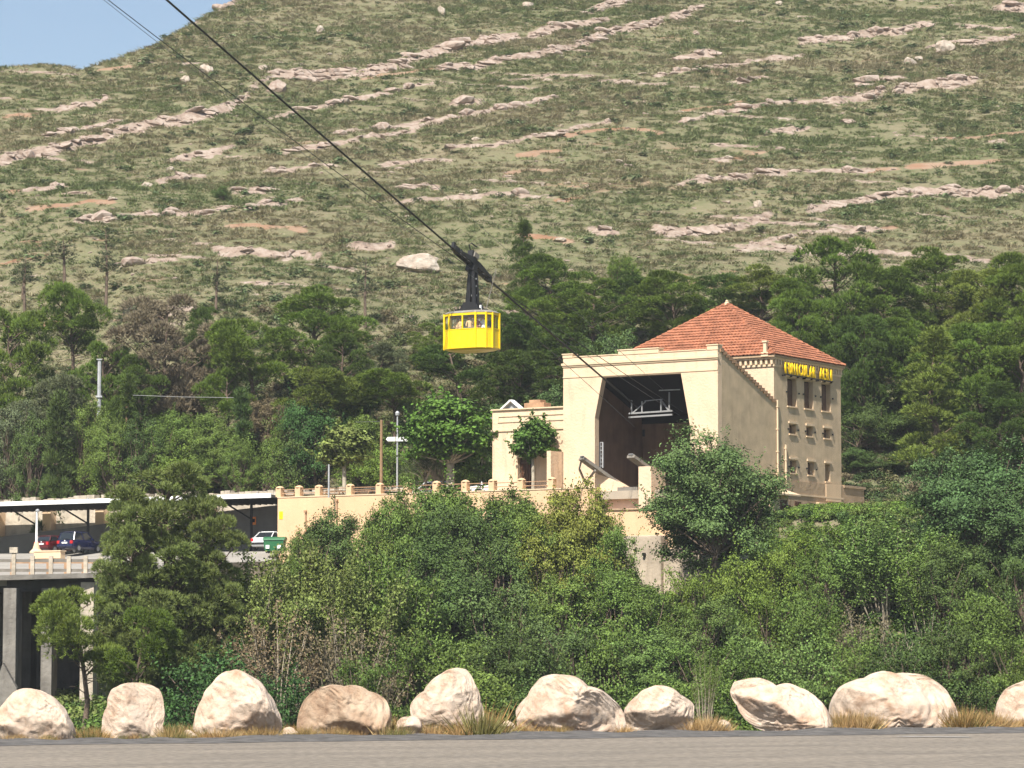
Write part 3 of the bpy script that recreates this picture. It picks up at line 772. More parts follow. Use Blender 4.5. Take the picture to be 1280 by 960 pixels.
b = MB(); b.prism([(.62, 11.0), (VT - .4, 11.0), (VT - .4, zS - .9), (.62, zTop - 1.3)], 'x', obl[0] - 1.1, obl[0] - .7); b.build('interior_wall', M['interior'], ST)
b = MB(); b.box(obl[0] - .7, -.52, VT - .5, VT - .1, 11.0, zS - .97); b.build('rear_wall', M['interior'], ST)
b = MB(); b.box(obl[0] - .7, -.52, .62, VT - .5, 10.9, 11.4); b.build('platform_floor', M['grey_plate'], ST)
q0, q1 = loc(782, 524, VT - .5), loc(866, 520, VT - .5)
b = MB(); b.box(q0.x, q1.x, VT - .62, VT - .5, q0.z - .45, q0.z + .1); b.build('rear_beam', M['near_black'], ST)
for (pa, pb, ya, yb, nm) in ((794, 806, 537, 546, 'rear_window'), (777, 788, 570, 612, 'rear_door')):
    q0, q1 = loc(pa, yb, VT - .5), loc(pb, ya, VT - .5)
    b = MB(); b.box(q0.x, q1.x, VT - .56, VT - .5, max(q0.z, 11.4), q1.z); b.build(nm, M['near_black'], ST)

# tower
XT = -13.7
zE = locx(970, 445, 0).z - .25
rows = [[(984.2, 995.9, 472.8, 507.5), (1005.3, 1016.6, 476.6, 511.2), (1027, 1038.2, 480.6, 514.8)],
        [(986.5, 995, 530.5, 542.5), (1008, 1016, 534, 545.5), (1029.7, 1038, 537, 548)],
        [(987.5, 995.6, 575.6, 591.5), (1009.7, 1017.8, 578.4, 594), (1031.5, 1037.8, 580.5, 602)]]
holes = []
for r_ in rows:
    zt = sum(locx((w[0]+w[1])/2, w[2], 0).z for w in r_) / 3; zb_ = sum(locx((w[0]+w[1])/2, w[3], 0).z for w in r_) / 3
    for w in r_:
        h = (locx(w[0], (w[2]+w[3])/2, 0).y, locx(w[1], (w[2]+w[3])/2, 0).y, locx((w[0]+w[1])/2, w[3], 0).z if r_ is rows[2] else zb_, zt)
        holes.append(h)
b = MB()
wall_holes(b, VT, VB, zB, zE, holes, lambda a, d, z: (-d, a, z), 0.5)
b.box(XT + .02, -.02, VB - .4, VB, zB, zE); b.box(XT, XT + .4, VT + .4, VB - .02, zB, zE); b.box(XT, -.02, VT, VT + .38, zB + 8, zE)
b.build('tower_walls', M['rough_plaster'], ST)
b = MB(); b.box(XT, -.02, VT - .025, VT - .001, zS - .6, zE); b.build('tower_front', M['plaster'], ST)
for k, h in enumerate(holes):
    win = MB(); win.box(-.50, -.44, h[0] - .02, h[1] + .02, h[2] - .02, h[3] + .02)
    w = win.build('window' if k != 8 else 'door', M['near_black'], ST)
    fr = MB(); dv = (h[1] - h[0])
    n_l = 2 if k < 3 else 1
    for j in range(n_l):
        a0 = h[0] + dv * j / n_l + .04; a1 = h[0] + dv * (j + 1) / n_l - .04
        s0 = MB(); s0.box(-.43, -.37, a0, a1, h[2] + .05, h[3] - .08)
        sh_ = s0.build('shutter', M['shutter'], w)
    l_ = MB(); l_.box(0.002, .10, h[0] - .15, h[1] + .15, h[3] + .08, h[3] + .24); l_.build('lintel', M['trim'], w)
    s_ = MB(); s_.box(-.36, .09, h[0] - .08, h[1] + .08, h[2] - .10, h[2] + .012); s_.build('sill', M['pale_patch'], w)
    if k != 8:
        for a in (h[0] - .22, h[1] + .30):
            d_ = MB(); d_.box(0, .10, a - .06, a + .06, (h[2] + h[3]) / 2 - .07, (h[2] + h[3]) / 2 + .05); d_.build('shutter_catch', M['dark_steel'], w)
# eaves and roof
EX0, EX1, EV0, EV1 = XT - .45, .24, VT - .45, VB + .35
b = MB(); b.box(XT - .12, .06, VT - .12, VB + .08, zE - .55, zE - .40)
b.box(XT - .30, .15, VT - .30, VB + .20, zE + .0, zE + .14); b.build('cornice_band', M['trim'], ST)
b = MB()
for i in range(26):
    v0 = VT + .1 + (VB - VT - .2) * i / 25; b.box(.0, .12, v0 - .09, v0 + .09, zE - .38, zE)
for i in range(32):
    x0 = XT + .1 + (-XT - .2) * i / 31; b.box(x0 - .09, x0 + .09, VT - .26, VT - .03, zE - .38, zE)
tag(b.build('eave_brackets', M['trim'], ST), kind='stuff')
b = MB(); b.box(EX0, EX1, EV0, EV1, zE + .14, zE + .30); b.build('eave_slab', M['plinth'], ST)
AP = Vector(((EX0 + EX1) / 2, (EV0 + EV1) / 2, loc(912, 380, (EV0 + EV1) / 2).z))
ZR = zE + .30
b = MB(); b.add([(EX0, EV0, ZR), (EX1, EV0, ZR), (EX1, EV1, ZR), (EX0, EV1, ZR), tuple(AP)], [(0, 1, 4), (1, 2, 4), (2, 3, 4), (3, 0, 4), (3, 2, 1, 0)])
roof = b.build('roof', M['tile'], ST)
# tile courses: overlapping, slightly barrelled rows on each slope
b = MB(); rr = random.Random(8)
cor = [Vector((EX0, EV0, ZR)), Vector((EX1, EV0, ZR)), Vector((EX1, EV1, ZR)), Vector((EX0, EV1, ZR))]
for k in range(4):
    A, B_ = cor[k], cor[(k + 1) % 4]; mid = (A + B_) / 2; ev = (B_ - A).normalized(); L = (B_ - A).length
    sl = AP - mid; SL = sl.length; sl.normalize(); nrm = ev.cross(sl).normalized()
    if nrm.z < 0: nrm = -nrm
    NC = 20
    for c in range(NC):
        t0, t1 = c / NC, min(1, (c + 1.25) / NC)
        w0, w1 = L / 2 * (1 - t0) + .04, L / 2 * (1 - t1)
        nt = max(1, int(2 * w0 / .30))
        for j in range(nt):
            s0, s1 = -1 + 2 * j / nt, -1 + 2 * (j + 1) / nt
            lift = .09 + rr.uniform(-.015, .02)
            q = []
            for (s, up) in ((s0, 0.02), ((s0 + s1) / 2, .07), (s1, .02)):
                q.append(mid + ev * (s * w0) + sl * (SL * t0 - .03) + nrm * (lift + up))
            for (s, up) in ((s0, .01), ((s0 + s1) / 2, .05), (s1, .01)):
                q.append(mid + ev * (s * w1) + sl * (SL * t1) + nrm * (.015 + up))
            lo_ = [p - nrm * .07 for p in q[:3]]
            b.add(q + lo_, [(0, 1, 4, 3), (1, 2, 5, 4), (6, 7, 1, 0), (7, 8, 2, 1)])
to_ = b.build('roof_tiles', M['tile'], roof); tag(to_, kind='stuff')
for k in range(4):
    b = MB(); n_ = 22
    for i in range(n_):
        p, q = cor[k].lerp(AP, i / n_), cor[k].lerp(AP, (i + 1.2) / n_ if i < n_ - 1 else 1)
        b.tube([p + Vector((0, 0, .10)), q + Vector((0, 0, .06))], [.13, .10], 6)
    b.build('hip_ridge', M['tile'], roof)
b = MB(); b.lathe([(.22, -.1), (.22, .1), (.10, .16), (.12, .24), (.03, .34)], tuple(AP), 10); b.build('finial', M['trim'], roof)
cq = loc(958.5, 437, VT - .1)
b = MB(); b.box(cq.x - .12, cq.x + .12, VT - .45, VT - .2, ZR - .1, ZR + .95); b.box(cq.x - .2, cq.x + .2, VT - .52, VT - .13, ZR + .95, ZR + 1.08); b.box(cq.x - .3, cq.x + .3, VT - .5, VT - .1, ZR - .12, ZR + .22); b.build('chimney', M['trim'], roof)

# lettering on the tower: separate standing letters
word = 'FUNICULAR AERI'
va, vb = locx(977.3, 460, 0).y, locx(1037.5, 468, 0).y
zl0 = (locx(979, 467.5, 0).z + locx(1034, 475.5, 0).z) / 2
hl = .86; pitch = (vb - va) / len(word)
sign = MB(); sign.box(.22, .28, va - .05, vb, zl0 - .10, zl0 - .03)
for i in range(8): sign.box(.0, .28, va + (vb - va) * i / 7.2, va + (vb - va) * i / 7.2 + .05, zl0 - .20, zl0 - .10)
sg = sign.build('sign_rail', M['dark_steel'], ST)
for i, chh in enumerate(word):
    if chh == ' ': continue
    cu = bpy.data.curves.new('letter', 'FONT'); cu.body = chh; cu.size = 1.0; cu.extrude = .09; cu.offset = .012
    tmp = bpy.data.objects.new('letter_tmp', cu)
    me = bpy.data.meshes.new_from_object(tmp); bpy.data.objects.remove(tmp)
    co = np.array([v.co[:] for v in me.vertices]); lo3, hi3 = co.min(0), co.max(0)
    wx = (pitch * .74 if chh != 'I' else pitch * .34)
    me.materials.clear(); me.materials.append(M['yellow_sign'])
    off = pitch * .08 + (pitch * .25 if chh == 'I' else 0)
    sc = (co - lo3) / np.maximum(hi3 - lo3, 1e-6)
    new = np.stack([.20 + sc[:, 2] * .10, va + pitch * i + off + sc[:, 0] * wx, zl0 + sc[:, 1] * hl], 1)
    me.vertices.foreach_set('co', new.astype(np.float32).ravel()); me.update()
    finish(bpy.data.objects.new('letter', me), sg)

# tower base, low wall, pipes, porch
zP = locx(1010, 603, 0).z
b = MB(); b.box(0.003, .14, VT + .05, VB + .02, zB, zP); b.build('plinth', M['plinth'], ST)
b = MB(); b.box(.14, .20, VT + .8, VB - .1, locx(1000, 619, 0).z - .06, locx(1000, 619, 0).z + .06); b.build('plinth_band', M['trim'], ST)
p0, p1 = locx(1032, 606, .14), locx(1051, 628, .14)
b = MB(); b.box(.143, .19, p0.y, p1.y, p1.z, p0.z + .1); b.build('render_patch', M['pale_patch'], ST)
p0, p1 = locx(1020, 628, .14), locx(1040, 645, .14)
b = MB(); b.box(.143, .42, p0.y, p1.y, p1.z - .3, p0.z); b.build('render_patch', M['pale_patch'], ST)
p1 = locx(1080, 606, .14)
b = MB(); b.box(-.4, .14, VB + .03, p1.y, zB, zP - .15); b.box(-.5, .24, VB + .03, p1.y + .1, zP - .15, zP + .05); b.build('yard_wall', M['plinth'], ST)
for (px_, ya, yb_) in ((972, 500, 612), (982.5, 556, 614)):
    q0, q1 = locx(px_, ya, .12), locx(px_, yb_, .12)
    b = MB(); b.tube([(.10, q0.y, q0.z), (.10, q0.y, q1.z)], .07, 8)
    for j in range(4): z_ = q0.z + (q1.z - q0.z) * (j + .3) / 4; b.box(.0, .2, q0.y - .1, q0.y + .1, z_ - .04, z_ + .04)
    b.build('downpipe', M['trim'], ST)
q = locx(963, 612, .6)
b = MB(); pz = q.z
b.box(.003, 1.2, VT - 3.0, VT - .2, zB, pz - .35); b.build('porch', M['plaster'], ST)
b = MB(); b.prism([(-.0, pz + .15), (1.9, pz - .45), (1.9, pz - .33), (-.0, pz + .30)], 'y', VT - 3.3, VT + .5); b.build('porch_roof', M['trim'], ST)
b = MB(); b.box(1.2, 1.26, VT - 1.5, VT - .5, zB, pz - .75); b.build('porch_door', M['dark_wood'], ST)
q = locx(997, 640, .14); b = MB(); b.box(.14, .2, q.y - .5, q.y + .5, zB, locx(997, 627, .14).z); b.build('cellar_door', M['dark_wood'], ST)

# low wing with the entrance door
VW = .5
w0 = loc(615.5, 560, VW).x; zW = loc(660, 511.5, VW).z
d0, d1 = loc(647.5, 590, VW).x, loc(665.5, 590, VW).x; zd0, zd1 = 11.5, loc(656, 572, VW).z
b = MB(); wall_holes(b, w0, xL - .002, zB, zW, [(d0, d1, zd0, zd1)], lambda a, d, z: (a, VW + d, z), .4)
b.box(w0 + .01, xL - .01, 6.2, 6.6, zB, zW); b.box(w0, w0 + .4, VW + .01, 6.2, zB, zW); b.box(w0 + .4, xL - .01, VW + .42, 6.2, zW - .5, zW - .25)
b.build('wing_walls', M['plaster'], ST)
b = MB(); b.box(w0 - .12, xL - .005, VW - .14, VW, zW, zW + .10); b.box(w0 - .08, xL - .005, VW - .09, VW - .001, loc(640, 539, VW).z, loc(640, 539, VW).z + .14)
z0_ = loc(640, 527, VW).z
b.box(w0 + .5, xL - .005, VW - .06, VW - .001, z0_ - .05, z0_ + .05); b.box(w0 + .5, xL - .005, VW - .06, VW - .001, z0_ + .38, z0_ + .46); b.box(w0 + .5, w0 + .58, VW - .06, VW - .001, z0_ + .05, z0_ + .38)
b.build('wing_cornice', M['trim'], ST)
dr = MB(); dr.box(d0, d1, VW + .32, VW + .38, zd0, zd1); dro = dr.build('door', M['dark_wood'], ST)
f_ = MB(); f_.box(d0 - .28, d0 - .0, VW - .05, VW - .001, zd0, zd1 + .3); f_.box(d1, d1 + .28, VW - .05, VW - .001, zd0, zd1 + .3); f_.box(d0, d1, VW - .05, VW - .001, zd1 + .0, zd1 + .3); f_.build('door_surround', M['trim'], dro)
for j in range(5):
    f_ = MB(); a = d0 + (d1 - d0) * (j + .5) / 5; f_.box(a - .03, a + .03, VW + .26, VW + .32, zd0 + .1, zd1 - .45); f_.build('door_bar', M['shutter'], dro)
f_ = MB(); f_.box(d0 + .02, d1 - .02, VW + .24, VW + .32, zd1 - .42, zd1 - .32); f_.build('transom', M['shutter'], dro)
# projecting fin wall left of the facade
fx0, fx1 = loc(683.5, 590, -1.7).x, loc(688.5, 590, -1.7).x
b = MB(); b.box(fx0, fx1, -1.7, VW - .005, 11.5, loc(686, 563.5, -1.7).z); b.build('fin_wall', M['plaster'], ST)
# small gabled roof and chimney behind the wing parapet
g = loc(649, 503, 5.0)
b = MB(); b.prism([(g.x - 1.6, zW - .2), (g.x + 1.4, zW - .2), (g.x, g.z)], 'y', 4.0, 4.3); b.build('gable', M['galv'], ST)
b = MB()
for s_ in (-1, 1): b.beam((g.x + s_ * 1.75, 3.95, zW - .28), (g.x + (0.02 * s_), 3.95, g.z + .08), .5, .12)
b.build('gable_trim', M['white_paint'], ST)
g2 = loc(671, 503, 5.0); b = MB(); b.box(g2.x - .9, g2.x + .9, 4.6, 5.6, zW - .3, g2.z - .05); b.box(g2.x - .5, g2.x + .5, 4.7, 5.5, g2.z - .05, g2.z + .18); b.build('wing_chimney', M['coping'], ST)

# docking gear in the opening
zDk = loc(800, 636.5, -2.35).z
x742, x797, x815, x872 = loc(744, 640, -2.35).x, loc(797, 640, -2.35).x, loc(813, 640, -2.35).x, loc(872, 640, -2.35).x
b = MB(); b.box(x742, x872 + 2.6, -2.35, -.05, 4.0, zDk); b.build('dock_base', M['peach'], ST)
b = MB(); b.box(x742, x872 + 2.6, -2.47, -2.352, zDk - .02, zDk + .08); b.build('dock_ledge', M['plinth'], ST)
b = MB(); b.box(x742 + .02, x797, -1.15, -.9, zDk, loc(770, 617, -1.1).z); b.build('dock_panel', M['pale_panel'], ST)
b = MB(); b.box(x797, x815, -2.2, -.1, zDk + .08, loc(805, 583, -2.2).z); b.box(x797, x815, -2.2, -.1, zDk + .08, zDk + .09); b.build('dock_pillar', M['plaster'], ST)
b = MB(); a_ = loc(745, 590, -1.0); c_ = loc(779, 612, -1.0)
b.prism([(a_.x, loc(745, 618, -1.).z), (c_.x, loc(779, 618, -1.).z), (c_.x, loc(779, 608, -1.).z), (a_.x, loc(745, 588, -1.).z)], 'y', -1.0, -.05); b.build('guide_wall', M['plaster'], ST)
b = MB(); b.box(loc(773, 612, -1.2).x, loc(798, 612, -1.2).x, -1.35, -.2, loc(785, 618, -1.2).z, loc(785, 609, -1.2).z); b.build('landing_beam', M['grey_plate'], ST)
for (pa, ya, pb, yb_, v0, v1, w_) in ((727, 573, 777, 609, -2.6, .3, .8), (788.5, 570.5, 818, 592, -2.6, -.2, .75)):
    A, B_ = loc(pa, ya, v0), loc(pb, yb_, v1)
    b = MB(); b.beam(A, B_, w_, .22); b.build('docking_guide', M['grey_plate'], ST)
    b = MB(); b.beam(A + Vector((0, -.02, .17)), B_ + Vector((0, 0, .17)), w_ * .6, .06); b.build('guide_rail', M['steel'], ST)
A, B_, C_ = loc(724, 586, -2.0), loc(732, 604, -.3), loc(744, 588, -2.0)
b = MB(); b.beam(loc(727, 575, -2.4), A, .10, .12); b.beam(A, B_, .12, .14); b.beam(B_, C_, .12, .14); b.build('guide_bracket', M['grey_plate'], ST)
b = MB(); A, B_ = loc(786.5, 517, 1.8), loc(840.5, 513.5, 1.8)
for dz in (0, -.28): b.beam(A + Vector((0, 0, dz)), B_ + Vector((0, 0, dz)), .16, .12)
for t_, h_ in ((.06, 1.0), (.30, .85), (.74, .8), (.93, 1.4)):
    p_ = A.lerp(B_, t_); b.beam(p_, p_ + Vector((0, 0, h_)), .09, .09)
b.beam(A.lerp(B_, .07), A.lerp(B_, .32) + Vector((0, .4, .85)), .08, .08); b.beam(A.lerp(B_, .93), A.lerp(B_, .66) + Vector((0, .4, .95)), .10, .10)
b.beam(A.lerp(B_, .3) + Vector((0, .4, .9)), A.lerp(B_, .72) + Vector((0, .4, .95)), .06, .06)
b.build('cable_gantry', M['steel'], ST)
for (pa, pb, ya, yb_) in ((813, 837, 477.5, 476.5), (824, 850, 488, 487)):
    A, B_ = loc(pa, ya, 3.0), loc(pb, yb_, 3.0); b = MB(); b.beam(A, B_, .1, .08); b.build('roof_bar', M['galv'], ST)
A, B_ = loc(750, 553, .9), loc(750, 585, .9)
b = MB(); b.beam(A, B_, .10, .10); b.beam(A + Vector((.25, 0, 0)), B_ + Vector((.25, 0, 0)), .10, .10)
for j in range(7): p_ = A.lerp(B_, j / 6.5); b.beam(p_, p_ + Vector((.25, 0, 0)), .05, .05)
b.build('ladder', M['galv'], ST)

# ------------------------------------------------------------------ terrace, retaining walls, car park
VTR = -2.3
ZT = 11.55
xTL = loc(347, 650, VTR).x
TW = empty('terrace_wall', (ORG.x, ORG.y, 0), -AL, 'long peach rendered retaining wall with stubby posts holding up the terrace', 'wall')
b = MB(); b.box(xTL, x742 - .005, VTR, VTR + .6, 4.0, ZT + .22); b.build('wall', M['peach'], TW)
b = MB(); b.box(xTL - .02, x742 - .005, VTR - .05, VTR + .65, ZT + .22, ZT + .30); b.build('coping', M['trim'], TW)
b = MB(); b.box(xTL + 3.4, xTL + 3.9, VTR + .62, VTR + 6, 6.5, ZT - .62); b.build('end_wall', M['grey_wall'], TW)
pp = [350, 374, 399, 438, 475, 510, 546, 582, 616, 652, 690]
pxs = [loc(p, 612, VTR + .3).x for p in pp]
for x_ in pxs:
    b = MB(); b.box(x_ - .24, x_ + .24, VTR + .06, VTR + .54, ZT + .30, ZT + 1.0); b.lathe([(.34, 0), (.30, .06), (.16, .13), (.02, .16)], (x_, VTR + .3, ZT + 1.0), 8)
    b.build('post', M['peach'], TW)
for i in range(len(pxs) - 1):
    for z_ in (.55, .85):
        b = MB(); b.tube([(pxs[i] + .24, VTR + .3, ZT + z_), (pxs[i + 1] - .24, VTR + .3, ZT + z_)], .035, 6); b.build('rail', M['coping'], TW)
for px_, ya, yb_ in ((421, 626, 655), (382, 640, 672)):
    A, B_ = loc(px_, ya, VTR - .08), loc(px_, yb_, VTR - .08); b = MB(); b.tube([A, B_], .06, 6); b.box(A.x - .09, A.x + .09, VTR - .2, VTR - .001, A.z - .05, A.z + .12); b.build('drain_pipe', M['coping'], TW)
A, B_ = loc(355, 682, VTR - .3), loc(378, 690, VTR - .3); b = MB(); b.box(A.x, B_.x, VTR - .45, VTR - .002, B_.z - .3, A.z); b.build('footing', M['pale_patch'], TW)
A = loc(349, 641, VTR - .05); b = MB(); b.box(A.x - .02, A.x + .32, VTR - .03, VTR - .002, A.z - .5, A.z + .1); b.build('notice', M['yellow_sign'], TW)
b = MB(); b.box(xTL, 0 - .6, VTR + .6, -.05 + .0, ZT - .6, ZT - .004); b.box(xTL, xL - .01, -.05, 14, ZT - .6, ZT)
to2 = b.build('terrace', M['paving']); to2.location = (ORG.x, ORG.y, 0); to2.rotation_euler.z = -AL; tag(to2, kind='structure')

RW = empty('concrete_buttress', (ORG.x, ORG.y, 0), -AL, 'weathered concrete buttress block below the station opening', 'buttress')
c0, c1 = loc(768, 700, -6.0), loc(826, 700, -6.0); zt_ = loc(800, 669.5, -6.0).z
b = MB(); b.box(c0.x, c1.x, -6.0, -2.5, 0.0, zt_); b.build('block', M['concrete'], RW, bevel=.05)
b = MB(); b.box(c1.x + .002, c1.x + 1.0, -5.2, -2.5, 0, zt_ - .75); b.build('side_block', M['concrete'], RW)
b = MB(); q = loc(806, 693, -6.0); b.tube([(q.x, -6.25, q.z), (q.x, -5.9, q.z)], .12, 8); b.build('drain_spout', M['dark_steel'], RW)
RL = empty('stair_railing', (ORG.x, ORG.y, 0), -AL, 'red-brown railing with a pale post beside the concrete buttress', 'railing')
A, B_ = loc(827, 670, -5.2), loc(866, 669, -5.2)
for dz in (0, -.32): b = MB(); b.tube([A + Vector((0, 0, dz)), B_ + Vector((0, 0, dz))], .05, 6); b.build('rail', M['coping'], RL)
q = loc(839, 670, -5.2); b = MB(); b.box(q.x - .18, q.x + .18, -5.35, -5.05, zt_ - 1.0, q.z + .12); b.build('post', M['pale_patch'], RL)
b = MB(); b.box(A.x - .05, B_.x + 3, -5.6, -2.5, 0.0, zt_ - .95); b.build('landing', M['concrete'], RL)

# car park deck sloping up from the bridge
CPc = [P(-90, 693, 266), P(347.5, 689, 247.3), P(347.5, 701, 242.5), P(290, 703, 238), P(128, 717.5, 209), P(-90, 727, 203)]
b = MB(); b.add([tuple(p) for p in CPc] + [(p.x, p.y, p.z - .5) for p in CPc], [(0, 1, 2, 3, 4, 5)] + [(i, (i+1) % 6, 6 + (i+1) % 6, 6 + i) for i in range(6)])
cp_ = b.build('car_park', M['tarmac_light']); tag(cp_, kind='structure')
AW = empty('abutment_wall', CPc[4], 0, 'brownish concrete abutment wall between the bridge and the front pine', 'wall')
b = MB()
def wallseg(mb, p, q, z0, th=.5):
    d = (q - p); d.z = 0; n_ = Vector((d.y, -d.x, 0)).normalized() * -th
    o_ = CPc[4]
    vs = [p, q, q + n_, p + n_]
    top = [(s_.x - o_.x, s_.y - o_.y, (p.z if i in (0, 3) else q.z) - .02 - o_.z) for i, s_ in enumerate(vs)]
    bot = [(s_.x - o_.x, s_.y - o_.y, z0 - o_.z) for s_ in vs]
    mb.add(top + bot, [(0, 1, 2, 3), (7, 6, 5, 4), (0, 4, 5, 1), (1, 5, 6, 2), (2, 6, 7, 3), (3, 7, 4, 0)])
wallseg(b, CPc[4], CPc[3], -8); wallseg(b, CPc[3], CPc[2], -8)
b.build('wall', M['concrete'], AW)
a_ = P(101, 800, 206.5); b = MB(); b.box(a_.x - CPc[4].x, a_.x - CPc[4].x + .85, 206.2 - CPc[4].y, 208.3 - CPc[4].y, -8 - CPc[4].z, -.6); b.build('corner_pillar', M['lit_stone'], AW)

# bridge at the left edge
BR = empty('road_bridge', (P(0, 725, 205).x, 205, 0), 0, 'grey concrete road bridge on slab piers with a timber-railed edge', 'bridge')
o_ = BR.location
bl, br_ = P(-95, 725, 204.0), P(128, 719, 206.5)
b = MB(); b.beam(Vector(bl) - o_, Vector(br_) - o_, 1.2, .32); b.build('deck_edge', M['grey_concrete'], BR)
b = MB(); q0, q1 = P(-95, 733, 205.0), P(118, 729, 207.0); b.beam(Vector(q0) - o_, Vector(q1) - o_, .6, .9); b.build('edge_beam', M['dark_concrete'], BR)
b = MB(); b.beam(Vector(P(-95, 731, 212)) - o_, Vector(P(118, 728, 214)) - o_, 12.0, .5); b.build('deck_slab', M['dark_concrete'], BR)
for (pa, pb, Y, mt, nm) in ((5, 21, 204.6, 'grey_concrete', 'pier'), (52.5, 66, 206.0, 'grey_concrete', 'pier'), (22, 40, 213, 'dark_concrete', 'pier'), (-40, -22, 204.6, 'grey_concrete', 'pier')):
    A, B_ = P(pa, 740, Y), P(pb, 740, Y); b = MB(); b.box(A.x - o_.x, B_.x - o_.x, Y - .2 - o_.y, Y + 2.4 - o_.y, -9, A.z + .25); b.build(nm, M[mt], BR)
A = P(12, 860, 204); b = MB(); b.prism([(A.x - 2.6 - o_.x, -8), (A.x + 1.5 - o_.x, -8), (A.x + .5 - o_.x, A.z), (A.x - .4 - o_.x, A.z + 1.6)], 'y', -1.4, -.55); b.build('pier_footing', M['grey_concrete'], BR)
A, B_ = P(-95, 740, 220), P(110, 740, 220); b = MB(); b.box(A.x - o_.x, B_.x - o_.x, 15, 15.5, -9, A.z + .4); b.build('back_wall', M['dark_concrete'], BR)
prev = None
for k, px_ in enumerate((-38, -8, 17, 40.5, 63.5, 86, 107, 126)):
    q = P(px_, 721, 205.0 + k * .2); hgt = 1.55 if px_ == 17 else 1.35
    b = MB(); b.box(q.x - o_.x - .13, q.x - o_.x + .13, q.y - o_.y - .13, q.y - o_.y + .13, q.z + .02, q.z + hgt)
    if px_ == 17: b.box(q.x - o_.x - .26, q.x - o_.x + .26, q.y - o_.y - .2, q.y - o_.y + .2, q.z + hgt, q.z + hgt + .36)
    b.build('railing_post', M['lit_stone'], BR)
    if prev is not None:
        for z_ in (.42, 1.05):
            b = MB(); b.beam((prev.x - o_.x + .13, prev.y - o_.y + .02, prev.z + z_), (q.x - o_.x - .13, q.y - o_.y + .02, q.z + z_), .08, .20); b.build('railing_beam', M['grey_plate'], BR)
    prev = q
# second, inner railing seen through the first
prev = None
IR = empty('inner_railing', (P(60, 712, 214).x, 214, 0), 0, 'low brown railing behind the bridge railing', 'railing')
for px_ in (15, 38, 60, 82, 104, 124):
    q = P(px_, 716, 214); b = MB(); b.box(q.x - IR.location.x - .1, q.x - IR.location.x + .1, -.1, .1, q.z - .4, q.z + .95); b.build('post', M['coping'], IR)
    if prev is not None:
        b = MB(); b.beam((prev.x - IR.location.x, .02, prev.z + .7), (q.x - IR.location.x, .02, q.z + .7), .08, .14); b.build('rail', M['coping'], IR)
    prev = q

# canopy over the parking bays, shaded ramp wall and stone wall behind
CN = empty('parking_canopy', (ORG.x, ORG.y, 0), -AL, 'long flat parking canopy with white edge on slanted steel struts', 'canopy')
VC = VTR + .3
ca, cb = loc(-90, 634, VC), loc(345.5, 617, VC)
z0c, z1c = loc(10, 629.5, VC).z, loc(340, 616.5, VC).z
zc = (z0c + z1c) / 2
b = MB(); b.box(ca.x, cb.x - .5, VC - .06, VC, zc - .26, zc + .08); b.build('fascia', M['white_paint'], CN)
b = MB(); b.prism([(VC, zc - .02), (VC + 5.6, zc - .30), (VC + 5.6, zc - .42), (VC, zc - .22)], 'x', ca.x, cb.x - .5); b.build('roof_sheet', M['roof_sheet'], CN)
b = MB()
for i in range(60):
    x_ = ca.x + (cb.x - .5 - ca.x) * (i + .5) / 60; b.prism([(VC + .02, zc - .23), (VC + 5.5, zc - .43), (VC + 5.5, zc - .52), (VC + .02, zc - .32)], 'x', x_ - .04, x_ + .04)
tag(b.build('roof_ribs', M['dark_steel'], CN), kind='stuff')
for px_ in (-42, 46, 110, 180, 250, 314):
    q = loc(px_, 660, VC + 4.2)
    b = MB(); b.beam((q.x, VC + 4.2, 7.0), (q.x, VC + 4.2, zc - .45), .16, .16); b.build('column', M['dark_steel'], CN)
    b = MB(); b.beam((q.x, VC + 4.2, zc - 1.7), (q.x - 1.3, VC + 2.4, zc - .42), .12, .12); b.build('strut', M['dark_steel'], CN)
for px_ in (45, 110, 322):
    q = loc(px_, 618, VC + 5.2); b = MB(); b.beam((q.x, VC + 5.2, zc - .3), (q.x, VC + 5.2, zc + .5), .1, .1); b.beam((q.x, VC + 5.2, zc + .35), (q.x + 1.6, VC + 5.2, zc + .35), .05, .05); b.build('roof_bracket', M['galv'], CN)
RWL = empty('ramp_wall', (ORG.x, ORG.y, 0), -AL, 'dark grey block wall with slanting top in the shade of the canopy', 'wall')
VR = VC + 5.0
pts = [(-90, 690), (0, 671), (128, 655), (262, 641), (340, 632)]
pl = [(loc(p, y_, VR).x, loc(p, y_, VR).z) for p, y_ in pts]
pl.append((xTL + 3.38, pl[-1][1]))
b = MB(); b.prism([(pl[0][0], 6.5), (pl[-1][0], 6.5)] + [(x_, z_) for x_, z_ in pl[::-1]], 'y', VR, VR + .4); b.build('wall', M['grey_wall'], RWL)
SW = empty('stone_retaining_wall', (ORG.x, ORG.y, 0), -AL, 'pale stone wall with buttresses behind the shaded ramp wall', 'wall')
VS = VR + 1.6
b = MB(); sa, sb_ = loc(-90, 650, VS), loc(344, 640, VS); b.box(sa.x, sb_.x, VS, VS + .6, 7.0, zc + .35); b.build('wall', M['lit_stone'], SW)
for px_ in (-2, 61, 127, 200, 262):
    q = loc(px_, 650, VS - .4); b = MB(); b.box(q.x - .45, q.x + .45, VS - .7, VS - .002, 7.0, zc + .1); b.build('buttress', M['pale_patch'], SW)
b = MB(); rr = random.Random(3)
x_ = sa.x
while x_ < xTL + 18:
    w_ = rr.uniform(.4, .9); b.box(x_, x_ + w_ - .03, VS - .05, VS + .65, zc + .30, zc + .45 + rr.uniform(.05, .38)); x_ += w_
tag(b.build('cap_stones', M['lit_stone'], SW), kind='stuff')
q = loc(317, 651, VR - .05)
